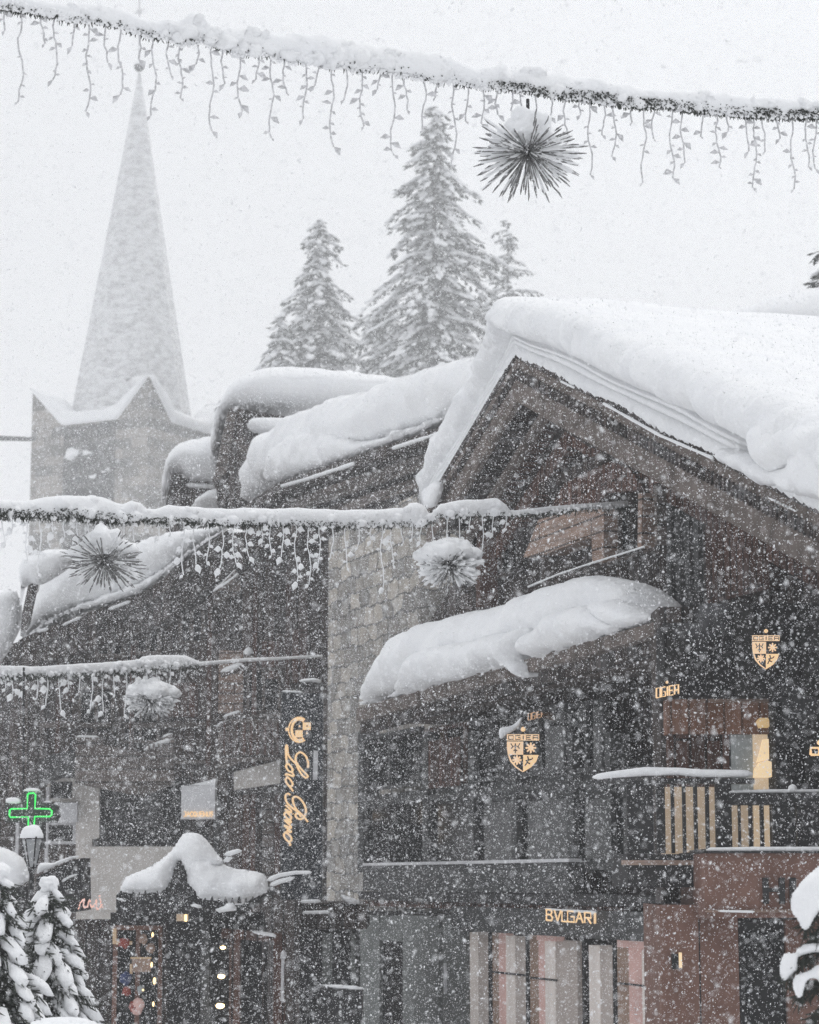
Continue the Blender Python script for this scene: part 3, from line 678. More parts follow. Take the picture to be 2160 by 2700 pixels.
pillow('snow_drift', F46, [(500, 1345), (506, 1325), (535, 1298), (575, 1282), (640, 1300), (680, 1345)], -0.9, 0.5, 0.6, 0.4, 0.06, d2, 0.05, 1.0, 34)
m = MB(); snow_strip(m, [F46.hit(490, 1278, -0.1), F46.hit(570, 1284, -0.1)], 0.045); m.build('ledge_snow', SNOW, d2, True)

# ------------------------------------------------------------------ left chalet
FL = cf(41.0)
lc = thing('chalet', 'dark chalet on the left with pale rendered lower storey and a curved snowy eave', 'chalet', FL)
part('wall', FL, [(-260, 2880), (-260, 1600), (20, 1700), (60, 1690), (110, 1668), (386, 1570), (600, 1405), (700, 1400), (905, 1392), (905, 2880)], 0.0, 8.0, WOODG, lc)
part('barge_board', FL, [(50, 1688), (104, 1662), (334, 1578), (386, 1556), (600, 1398), (610, 1402), (610, 1432), (392, 1590), (340, 1612), (110, 1695), (56, 1716)], -1.1, -0.95, WOOD, lc)
part('soffit', FL, [(610, 1436), (620, 1440), (560, 1500), (372, 1625), (350, 1612), (420, 1575)], -0.7, -0.6, WOODL, lc)
part('soffit', FL, [(60, 1720), (350, 1612), (400, 1600), (600, 1442), (700, 1400), (905, 1392), (905, 1410), (700, 1440), (400, 1660), (60, 1760)], -0.95, -0.003, WOOD, lc)
pillow('roof_snow', FL, [(50, 1686), (62, 1640), (88, 1570), (112, 1510), (150, 1462), (220, 1446), (300, 1440), (380, 1418), (440, 1396), (500, 1386), (560, 1380), (606, 1380), (602, 1394), (555, 1425), (503, 1462), (440, 1512), (388, 1548), (334, 1574), (220, 1602), (150, 1628), (104, 1654), (66, 1690)],
       -0.9, 0.5, 3.0, 0.9, 0.07, lc, 0.11, 0.9, 41, rough_edge=0.03)
pillow('roof_snow', FL, [(60, 1688), (90, 1650), (170, 1610), (280, 1560), (380, 1530), (480, 1462), (596, 1388), (604, 1392), (500, 1466), (440, 1514), (388, 1552), (334, 1578), (220, 1606), (150, 1632), (104, 1658)], -1.15, 0.22, 0.4, 0.3, 0.05, lc, 0.09, 1.5, 42, rough_edge=0.04)
m = MB(); m.prism(lrect(FL, 441, 490, 1368, 1426, 0.6), 0.4, 1.2); m.build('chimney', WOOD, lc)
for pts in ([(165, 1638), (215, 1616)], [(285, 1597), (345, 1575)], [(96, 1655), (128, 1648)]):
    m = MB(); snow_strip(m, [FL.hit(x, y + 10, -1.2) for x, y in pts], 0.03, 3); m.build('verge_snow', SNOW, lc, True)
# reddish vertical shutters and boards
for x0, x1, y0, y1, mt in ((690, 735, 1690, 1790, WOODR), (770, 812, 1660, 1800, WOODR), (812, 850, 1690, 1790, WOOD), (575, 640, 1715, 1880, WOODT), (160, 195, 1790, 1850, WOODR), (100, 112, 1800, 2000, WOODL), (440, 520, 1800, 1890, WOODR)):
    lpart('shutter', FL, x0, x1, y0, y1, -0.10, -0.003, mt, lc)
window(FL, lc, 650, 740, 1760, 1880, -0.08, WOODL, GLASS, cols=2); window(FL, lc, 205, 300, 1810, 1940, -0.08, WOODL, GLASS, cols=2); window(FL, lc, 320, 420, 1850, 1960, -0.08, WOODL, GLASS, cols=2)
# balconies: dark boxes with snow on the rails
def balcony(pts, h, q0, q1, mat, slats=True):
    P = [FL.hit(x, y, q0) for x, y in pts]; m = MB()
    m.prism([(p.x, p.z) for p in P] + [(p.x, p.z-h) for p in reversed(P)], q0, q1)
    o = m.build('balcony_board', mat, lc); return o
balcony([(200, 1950), (380, 1985), (460, 1950)], 0.75, -1.1, -0.9, WOODL)
balcony([(575, 1910), (640, 1885), (740, 1880), (865, 1850)], 0.8, -1.1, -0.9, WOODL)
def lsnow(lst):
    for k, (pts, r) in enumerate(lst):
        m = MB(); P = [FL.hit(x, y, -1.05) for x, y in pts]; snow_strip(m, P, r, k); m.build('rail_snow', SNOW, lc, True)
        m = MB(); n_ = len(P)
        m.prism([(p.x, p.z-r*0.3) for p in P] + [(p.x, p.z-r*0.3-0.07) for p in reversed(P)], -1.09, -0.9); m.build('ledge', WOODL, lc)
lsnow([([(200, 1943), (262, 1944)], 0.03), ([(380, 1978), (457, 1947)], 0.05), ([(428, 1945), (455, 1934)], 0.03), ([(572, 1915), (610, 1900), (650, 1893), (680, 1894)], 0.05), ([(588, 1891), (636, 1876)], 0.035),
       ([(562, 1560), (600, 1535), (628, 1512)], 0.055), ([(585, 1540), (622, 1502)], 0.02), ([(582, 1772), (610, 1763), (640, 1750)], 0.05), ([(642, 1722), (655, 1718), (668, 1722)], 0.09)])
part('sloping_board', FL, [(560, 1600), (635, 1560), (632, 1520), (566, 1562)], -0.95, -0.85, WOODL, lc)
# balcony undersides and the pale render
part('underside', FL, [(8, 2072), (130, 1990), (250, 1965), (400, 2015), (400, 2040), (250, 2000), (206, 2026), (60, 2080)], -1.0, -0.1, GREYP, lc)
lpart('lintel', FL, 206, 392, 2018, 2046, -0.35, -0.003, BEIGE, lc)
part('pier', FL, [(200, 2860), (200, 2025), (262, 2020), (262, 2210), (243, 2212), (243, 2300), (500, 2300), (500, 2860)], -0.45, -0.36, BEIGE, lc)
part('pier', FL, [(200, 2300), (200, 2028), (256, 2028), (256, 2212), (243, 2214), (243, 2300)], -0.36, -0.003, BEIGE, lc)
lpart('rendered_wall', FL, 216, 520, 2232, 2400, -0.50, -0.452, BEIGE, lc)
window(FL, lc, 262, 500, 2050, 2228, -0.2, BLACK, GLASS, cols=3, fw=0.09)
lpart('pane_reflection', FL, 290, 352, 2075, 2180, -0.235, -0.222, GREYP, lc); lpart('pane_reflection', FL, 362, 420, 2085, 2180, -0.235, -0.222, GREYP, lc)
window(FL, lc, 124, 200, 2052, 2114, -0.2, BEIGE, GLASS, cols=1, fw=0.06)
window(FL, lc, 118, 200, 2168, 2226, -0.2, WHITEP, GLASS, cols=1, fw=0.05)
lpart('sign_panel', FL, 145, 203, 2116, 2168, -0.62, -0.5, WHITEP, lc)
for x in (40, 118): lpart('post', FL, x-4, x+4, 2075, 2400, -0.55, -0.46, WHITEP, lc)
part('balcony_front', FL, [(617, 2036), (742, 2003), (742, 2065), (617, 2083)], -0.9, -0.6, BEIGE, lc)
part('balcony_soffit', FL, [(617, 2083), (742, 2065), (742, 2078), (617, 2094)], -0.85, -0.1, WOOD, lc)
for x0, x1, mt in ((560, 575, GREYP), (628, 672, WOODR), (690, 720, WOODL), (722, 742, WOODR)): lpart('board', FL, x0, x1, 2092, 2340, -0.15, -0.003, mt, lc)
window(FL, lc, 505, 556, 2165, 2300, -0.1, WOOD, GLASS, cols=1)

for x0, x1, y0, y1 in ((250, 330, 1650, 1735), (355, 425, 1640, 1728), (470, 540, 1600, 1700), (30, 90, 1850, 1960)):
    window(FL, lc, x0, x1, y0, y1, -0.09, WOODL, GLASS, cols=2, fw=0.07)
for y in (1760, 1905, 2000): lpart('floor_beam', FL, 30, 560, y, y+14, -0.13, -0.003, WOODL, lc)
for x in (150, 345, 548, 668, 756): lpart('wall_post', FL, x-6, x+6, 1500 if x > 500 else 1700, 2020, -0.16, -0.135, WOODR, lc)
for x in range(392, 460, 12): lpart('baluster', FL, x-2.5, x+2.5, 1960, 2045, -1.14, -1.105, WOODL, lc)
for x in range(590, 860, 18): lpart('baluster', FL, x-4, x+4, 1905, 1990, -1.14, -1.105, WOODR, lc)
# small snow-capped dormer at the far left edge, and the roof beyond it
F43 = cf(37.0)
d3 = thing('dormer_gable', 'snow buried dormer with a narrow dark side at the left edge of the photo', 'dormer', F43)
part('gable_wall', F43, [(78, 1528), (95, 1538), (74, 1640), (54, 1676), (58, 1620)], 0.0, 0.25, WOOD, d3)
pillow('snow_hood', F43, [(48, 1600), (52, 1560), (46, 1500), (60, 1470), (100, 1450), (170, 1440), (200, 1460), (180, 1500), (110, 1540), (92, 1545), (72, 1530), (60, 1600)], -0.1, 0.5, 1.0, 0.45, 0.05, d3, 0.06, 1.2, 43)
d4 = thing('snowy_roof', 'snow heaped roof edge falling away at the left edge under the dormer', 'roof', F43)
pillow('roof_snow', F43, [(-120, 1560), (0, 1550), (40, 1552), (56, 1570), (60, 1640), (40, 1680), (20, 1720), (-10, 1760), (-120, 1790)], 0.3, 0.5, 1.0, 0.5, 0.06, d4, 0.09, 1.2, 44)
part('eave_board', F43, [(-120, 1785), (0, 1760), (20, 1720), (60, 1680), (92, 1668), (92, 2100), (-120, 2100)], 0.9, 1.4, WOOD, d4)

# ------------------------------------------------------------------ church
TY = 172.0
th = math.radians(28.7); TW = 392 * pxm(TY)
fl = at(88, 2200, TY + 2); FT = Frame((fl.x, fl.y), -th*0 )
# front face turned so that its right end is nearer; origin at the front-left corner
_yl = TY + TW*math.sin(th); FT = Frame((at(86, 1050, _yl).x, _yl), -th)
def tz(px_y, Y): return at(300, px_y, Y).z
zpk = tz(992, TY); zno = tz(1097, TY); z0 = tz(2300, TY) - 6
church = thing('church_tower', 'tall stone church tower with pointed corners and a slender snow dusted spire', 'church', FT)
def tower_face(m, W):    # notched outline
    return [(0, z0), (W, z0), (W, zpk), (W*0.74, zno), (W*0.28, zno), (0, zpk)]
m = MB(); m.prism(tower_face(m, TW), 0, 0.9); m.build('tower_wall', TSTONE, church)
m = MB(); m.prism(tower_face(m, TW), TW-0.9, TW); m.build('tower_wall', TSTONE, church)
for xx in (0.0, TW-0.9):
    m = MB(); W = TW; pts = [(0.91, z0), (W-0.91, z0), (W-0.91, zpk-0.9), (W*0.74, zno), (W*0.28, zno), (0.91, zpk-0.9)]
    n_ = len(pts); vs = [(xx, p[0], p[1]) for p in pts] + [(xx+0.9, p[0], p[1]) for p in pts]
    m.add(vs, [tuple(range(n_)), tuple(range(2*n_-1, n_-1, -1))] + [(i, i+n_, (i+1) % n_+n_, (i+1) % n_) for i in range(n_)]); m.build('tower_wall', TSTONE, church)
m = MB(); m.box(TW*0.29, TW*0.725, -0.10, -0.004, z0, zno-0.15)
m.build('recess_shade_panel', TDARK, church)  # stands proud of the wall; its dark colour paints a recess in shade
m = MB(); zl0, zl1 = tz(1312, TY), tz(1272, TY)
m.box(TW*0.33, TW*0.70, -0.16, -0.11, zl0, zl1); m.build('louvre', BLACK, church)
rr = random.Random(5)
for k in range(5):
    s = TW*rr.uniform(0.31, 0.70); z = tz(rr.choice([1180, 1192, 1240]), TY) + rr.uniform(-0.25, 0.25)
    m = MB(); m.ball((s, -0.1, z), rr.uniform(0.15, 0.32), 2, (1.4, 0.3, 0.5), None, 1.2, k); m.build('clinging_snow', SNOW, church, True)
m = MB(); m.ball((TW*0.36, -0.1, tz(1176, TY)), 0.55, 2, (1.1, 0.4, 0.75), None, 1.0, 77); m.build('clinging_snow', SNOW, church, True)
def ft(xf, dz): return (TW*xf, zpk - dz)
def world_pillow(name, pts, y0, y1, mat=SNOW):
    m = MB(); m.prism(pts, y0, y1); return m.build(name, mat, church)
D = zpk - zno
def notch_snow(mapf, name):
    m = MB(); prof = [(-0.02, -0.1), (0.02, 0.35), (0.10, 0.8), (0.18, 1.2), (0.25, 1.35), (0.34, 1.15), (0.5, 0.95), (0.66, 1.1), (0.76, 1.3), (0.84, 0.95), (0.92, 0.6), (1.0, 0.0)]
    vs = []; N = 60
    def base(u): return zno + D*max(0, (0.28-u)/0.28) if u < 0.28 else (zno if u < 0.74 else zno + D*(u-0.74)/0.26)
    for i in range(N+1):
        u = i/N; t = np.interp(u, [p[0] for p in prof], [p[1] for p in prof]); b = base(u) + 0.02
        t = max(0.05, t*(1+0.2*mn.noise(Vector((u*9, 2, 0)))))
        for (dy, hz) in ((-0.35, 0.15), (-0.42, 0.5*t+0.1), (-0.1, t*0.92), (0.5, t), (1.6, t*1.05), (2.2, 0.1)): vs.append(mapf(u*TW, dy, b + (hz if hz > 0.15 else 0)))
    n_ = 6; fs = [(i*n_+j, i*n_+(j+1) % n_, (i+1)*n_+(j+1) % n_, (i+1)*n_+j) for i in range(N) for j in range(n_)]
    m.v = vs; m.f = fs + [tuple(range(n_)), tuple(range(N*n_, N*n_+n_))]; m.build(name, SNOW, church, True)
notch_snow(lambda s, q, z: (s, q, z), 'parapet_snow')
notch_snow(lambda s, q, z: (TW - q, s, z), 'parapet_snow')
# spire: eight sided, snow dusted
apex = at(368, 192, TY + TW*0.5); ctr = Vector((TW*0.5, TW*0.5, 0))
apl = FT.loc(apex); zb = zno - 0.6
m = MB(); R8 = TW*0.455; lv = 26; vs = []
for i in range(lv+1):
    f = i/lv; z = zb + (apl.z - zb)*f; rr_ = R8*(1-f)**1.02 + 0.10
    cx = ctr.x + (apl.x-ctr.x)*f; cy = ctr.y + (apl.y-ctr.y)*f
    for k in range(8):
        a = math.pi/8 + k*math.pi/4 + 0.35; vs.append((cx+rr_*math.cos(a), cy+rr_*math.sin(a), z))
fs = [(i*8+k, i*8+(k+1) % 8, (i+1)*8+(k+1) % 8, (i+1)*8+k) for i in range(lv) for k in range(8)]
m.add(vs, fs + [tuple(range(7, -1, -1)), tuple(range(lv*8, lv*8+8))]); spire = m.build('spire', SPIRE, church)
m = MB(); bc = FT.loc(at(367, 176, TY + TW*0.5)); r = 15*pxm(TY)
m.ball(bc, r, 2); m.build('ball', GREYP, spire, True)
m = MB(); m.ball(bc + Vector((0, 0, r*0.45)), r*0.98, 2, (1.02, 1.02, 0.8)); m.build('ball_snow', SNOW, spire, True)
m = MB(); t1 = FT.loc(at(368, -60, TY + TW*0.5)); m.tube([bc, t1], 0.07); k = FT.loc(at(368, 30, TY+TW*.5))
m.ball(k, 0.26, 1, (1, 1, 1.1)); m.tube([k + Vector((-0.5, 0, -0.1)), k + Vector((0.5, 0, 0.1))], 0.05)
k = FT.loc(at(368, -25, TY+TW*.5)); m.tube([k + Vector((-0.8, 0, 0)), k + Vector((0.8, 0, 0))], 0.09)
m.build('finial_cross', FROST, spire)
# power line bar to the tower
F100 = cf(100)
m = MB(); a = at(-90, 1153, 100); b = at(90, 1158, 150); m.tube([a, b], 0.14, 8); m2_ = m.build('overhead_cable', GREYP)
tag(m2_, 'thick grey overhead cable running from the left edge to the stone tower', 'cable')

# ------------------------------------------------------------------ spruces
def spruce(name, label, top, height, crown, half_w, seed, group=None, dens=1.0, snow_amt=0.5, whorl=0.55, tuft=0.5, lean=0.0, droop=0.45, sparse_side=None):
    """conifer: tapered trunk, whorled drooping limbs, needle tufts and snow pads all through the crown"""
    R = random.Random(seed); root = thing(name, label, 'tree', group=group, loc=(top.x, top.y, top.z - height))
    m = MB(); m.tube([(0, 0, 0), (0, 0, height*0.5), (0, 0, height*0.97)], [height*0.013, height*0.008, 0.02], 8); m.build('trunk', BARK, root)
    nd = MB(); sn = MB(); z = height - 0.25
    nd.tube([(0, 0, height-1.3), (0, 0, height)], [0.06, 0.01], 4)
    while z > height - crown:
        f = (height - z) / crown; L0 = half_w * (0.06 + 0.94 * f**0.85)
        nb = max(4, int((5 + 5*f) * dens)); a0 = R.uniform(0, 6.28)
        for b in range(nb):
            a = a0 + b*6.283/nb + R.uniform(-0.3, 0.3); L = L0 * R.choice([R.uniform(0.35, 0.7), R.uniform(0.7, 1.1), R.uniform(0.95, 1.55)]); drp = droop*R.uniform(0.5, 1.3); zz = z + R.uniform(-0.4, 0.4)*whorl
            d = Vector((math.cos(a), math.sin(a), 0)); sd = Vector((-d.y, d.x, 0))
            up0 = R.uniform(0.0, 0.35)*(1-f); pts = []
            for k in range(6):
                t = k/5; pts.append(Vector((0, 0, zz)) + d*(L*t) + Vector((0, 0, L*(up0*t - drp*t*t + 0.12*max(0, t-0.75)))))
            nd.tube(pts, [0.05*(1-t/6.5) for t in range(6)], 3)
            nt_ = max(3, int(L/tuft*6.5))
            for k in range(nt_):
                t = R.uniform(0.12, 1.0); i0 = min(4, int(t*5)); p = pts[i0].lerp(pts[i0+1], t*5-i0)
                w_ = L*0.30*(1-t*0.75); off = sd*R.uniform(-w_, w_)
                q = p + off + Vector((0, 0, -abs(off.length)*0.35 - R.uniform(0, 0.25)*tuft))
                dr = (d*R.uniform(0.3, 1) + sd*(1.2 if off.dot(sd) > 0 else -1.2)*R.uniform(0.2, 1) + Vector((0, 0, R.uniform(-1.0, 0.05)))).normalized()
                l_ = tuft*R.uniform(0.5, 1.1); wv = dr.cross(Vector((0, 0, 1)))
                if wv.length < 0.1: wv = sd.copy()
                wv = wv.normalized()*l_*R.uniform(0.16, 0.3); hv = Vector((0, 0, l_*0.10))
                e = q + dr*l_; mid = q + dr*l_*0.45
                nd.add([q, mid+wv-hv, e, mid-wv-hv, mid+hv], [(0, 1, 4), (1, 2, 4), (2, 3, 4), (3, 0, 4), (0, 3, 2, 1)])
            ns = int(nt_*snow_amt*0.45)
            for k in range(ns):
                t = R.uniform(0.25, 1.0); i0 = min(4, int(t*5)); p = pts[i0].lerp(pts[i0+1], t*5-i0)
                w_ = L*0.2*(1-t*0.7)
                rs = tuft*R.uniform(0.22, 0.5); c = p + sd*R.uniform(-w_, w_) + Vector((0, 0, rs*0.35))
                rot = Matrix.Rotation(a, 3, 'Z') @ Matrix.Rotation(0.5*droop + 0.5*t*droop, 3, 'Y')
                sn.ball(c, rs, 1, (1.9, 0.85, 0.38), rot, 0.35, k)
        z -= whorl * R.uniform(0.75, 1.2) * (0.6 + 0.55*f)
    nd.build('crown', NEEDLE, root); o = sn.build('crown_snow', SNOW, root, True); o['kind'] = 'stuff'
    return root
G = 'spruces beyond the snowy roofs'
YT = 165.0
spruce('spruce_tree', 'tallest snow dusted spruce, standing behind the low roof left of the gable', at(1145, 285, YT), 42, 23.5, 7.2, 11, G, 1.0, 1.0, 0.85, 0.62, 0, 0.62)
spruce('spruce_tree', 'shorter pointed spruce between the church spire and the tallest spruce', at(842, 585, YT+8), 34, 20, 6.4, 12, G, 1.0, 1.0, 0.8, 0.6, 0, 0.62)
spruce('spruce_tree', 'thin sparse spruce tip showing right behind the tallest spruce', at(1338, 590, YT+16), 34, 17, 5.6, 13, G, 0.65, 0.7, 1.1, 0.5, 0, 0.35)
spruce('spruce_tree', 'low bushy spruce filling the gap behind the two taller spruces', at(1010, 800, YT+20), 28, 16, 6.6, 14, G, 1.0, 1.1, 0.8, 0.8, 0, 0.6)
spruce('spruce_tree', 'small spruce at the left foot of the shorter pointed spruce', at(742, 830, YT+4), 26, 14, 4.4, 15, G, 1.0, 1.1, 0.8, 0.75, 0, 0.6)
# branch tip poking in at the right edge of the picture
spruce('spruce_tree', 'dark conifer whose branch tip pokes in at the right edge above the roof snow', at(2312, 330, 60), 24, 20, 6.0, 16, None, 1.2, 0.3, 0.4, 0.4)

# ------------------------------------------------------------------ snow-laden small spruces close by
def laden_spruce(label, top, height, half_w, seed, clumps, group=None):
    R = random.Random(seed); root = thing('spruce_tree', label, 'tree', group=group, loc=(top.x, top.y, top.z-height))
    m = MB(); m.tube([(0, 0, 0), (0, 0, height*0.96)], [0.05, 0.012], 8); m.build('trunk', BARK, root)
    nd = MB(); sn = MB()
    sn.ball((0.01, 0, height-0.02), 0.062, 3, (1, 1, 0.8), None, 0.5, seed); sn.ball((-0.02, 0, height-0.12), 0.05, 2, (1, 1, 1.2), None, 0.5, seed)
    for c in range(clumps):
        f = ((c+0.5)/clumps)**0.75; z = height - 0.05 - f*min(height*0.85, 1.75); rr_ = half_w*(0.12+0.88*f)
        a = c*2.399 + R.uniform(-0.4, 0.4); rad = rr_*R.uniform(0.72, 1.08)
        d = Vector((math.cos(a), math.sin(a), 0)); p = d*rad + Vector((0, 0, z - rad*0.45))
        nd.tube([(0, 0, z+0.05), d*(rad*0.55)+Vector((0, 0, z)), p], [0.012, 0.01, 0.006], 4)
        for k in range(44):
            t = R.uniform(0.2, 1.12); q = Vector((0, 0, z)).lerp(p, t) + Vector((R.uniform(-.06, .06), R.uniform(-.06, .06), R.uniform(-.07, .0)))
            dr = (d*0.7 + Vector((R.uniform(-.8, .8), R.uniform(-.8, .8), R.uniform(-1.3, .2)))).normalized(); l_ = R.uniform(0.05, 0.10)
            nd.tube([q, q+dr*l_*0.6, q+dr*l_], [0.006, 0.005, 0.001], 3)
        s = R.uniform(0.055, 0.092)*(0.65+0.5*f)
        rot = Matrix.Rotation(a, 3, 'Z') @ Matrix.Rotation(R.uniform(0.55, 1.05), 3, 'Y')
        sn.ball(p + Vector((0, 0, s*0.35)), s, 2, (1.7, 0.85, 0.62), rot, 0.5, c)
        if R.random() < 0.7:
            q = Vector((0, 0, z)).lerp(p, 0.6) + Vector((0, 0, s*0.6)); sn.ball(q, s*0.8, 2, (1.5, 0.8, 0.6), rot, 0.5, c+50)
    nd.build('crown', NEEDLE, root); sn.build('crown_snow', SNOW, root, True); return root
GS = 'small spruces bent under snow'
laden_spruce('small spruce heavy with snow clumps in the bottom left corner beside the street lamp', at(125, 2322, 15.5), 2.9, 0.66, 3, 150, GS)
laden_spruce('snow clotted spruce cut off by the left edge below the white tarpaulin', at(-5, 2290, 14.8), 2.95, 0.60, 4, 130, GS)
# spruce at the right edge with traced clumps
rt = thing('spruce_tree', 'near spruce bough with thick snow pillows reaching in at the bottom right edge', 'tree', loc=tuple(at(2330, 2600, 12.0) - Vector((0, 0, 3.0))))
F12 = cf(12.0)
def rt_pillow(pts, q, fr, seed):
    o = pillow('bough_snow', F12, pts, q, fr, fr*0.8, fr*0.95, 0.011, None, 0.022, 6, seed, sm=1, rough_edge=0.006)
    o.parent = rt; o.matrix_parent_inverse = Matrix.Translation(rt.location).inverted() @ Matrix.Translation(F12.o)
rt_pillow([(2160, 2280), (2118, 2318), (2102, 2337), (2081, 2365), (2082, 2404), (2102, 2425), (2112, 2448), (2131, 2455), (2146, 2425), (2165, 2400), (2240, 2420), (2260, 2300), (2200, 2260)], -0.02, 0.10, 51)
rt_pillow([(2093, 2513), (2069, 2507), (2057, 2532), (2054, 2560), (2062, 2582), (2072, 2588), (2084, 2578), (2093, 2567), (2104, 2560), (2108, 2545), (2104, 2525), (2120, 2518), (2150, 2510), (2200, 2515), (2210, 2490), (2150, 2483), (2132, 2481), (2109, 2493)], 0.0, 0.05, 52)
rt_pillow([(2112, 2565), (2093, 2575), (2089, 2601), (2096, 2625), (2111, 2636), (2120, 2625), (2124, 2599), (2134, 2585), (2150, 2580), (2170, 2600), (2230, 2600), (2230, 2540), (2165, 2535), (2148, 2546), (2132, 2560)], -0.06, 0.06, 53)
nd = MB(); R = random.Random(9); o0 = rt.location
def bough(pts):
    P = [at(x, y, 12.05) - o0 for x, y in pts]; nd.tube(P, [0.02-0.014*i/(len(P)-1) for i in range(len(P))], 5)
    for i in range(len(P)-1):
        for k in range(60):
            q = P[i].lerp(P[i+1], R.random()) + Vector((0, R.uniform(-.06, .06), -R.uniform(0, .03)))
            dr = Vector((R.uniform(-1, .5), R.uniform(-1, 1), R.uniform(-1.4, .1))).normalized(); l_ = R.uniform(.05, .11)
            nd.tube([q, q+dr*l_*.6, q+dr*l_], [.004, .0035, .001], 3)
for pts in ([(2330, 2330), (2200, 2370), (2145, 2400), (2120, 2440)], [(2330, 2440), (2190, 2500), (2110, 2520), (2075, 2580)], [(2330, 2540), (2180, 2590), (2130, 2590), (2105, 2620)], [(2330, 2600), (2240, 2640), (2160, 2660), (2130, 2700)], [(2330, 2380), (2230, 2430), (2160, 2450), (2145, 2470)]): bough(pts)
nd.build('boughs', NEEDLE, rt)
m = MB(); zt_ = 4.2
m.tube([(0, 0, -(o0.z)), (0, 0, 1.5)], [0.07, 0.02], 8); m.build('trunk', BARK, rt)
# snow bank in the lower left corner
F14 = cf(14.0)
sb = pillow('snow_bank', F14, [(60, 2790), (62, 2700), (110, 2682), (160, 2676), (215, 2680), (250, 2690), (290, 2702), (300, 2790), (180, 2900)], 0, 0.25, 0.4, 0.18, 0.02, None, 0.03, 3, 61)
sb.location = F14.o; tag(sb, 'rounded snow bank at the bottom edge in front of the small spruce', 'snow bank')

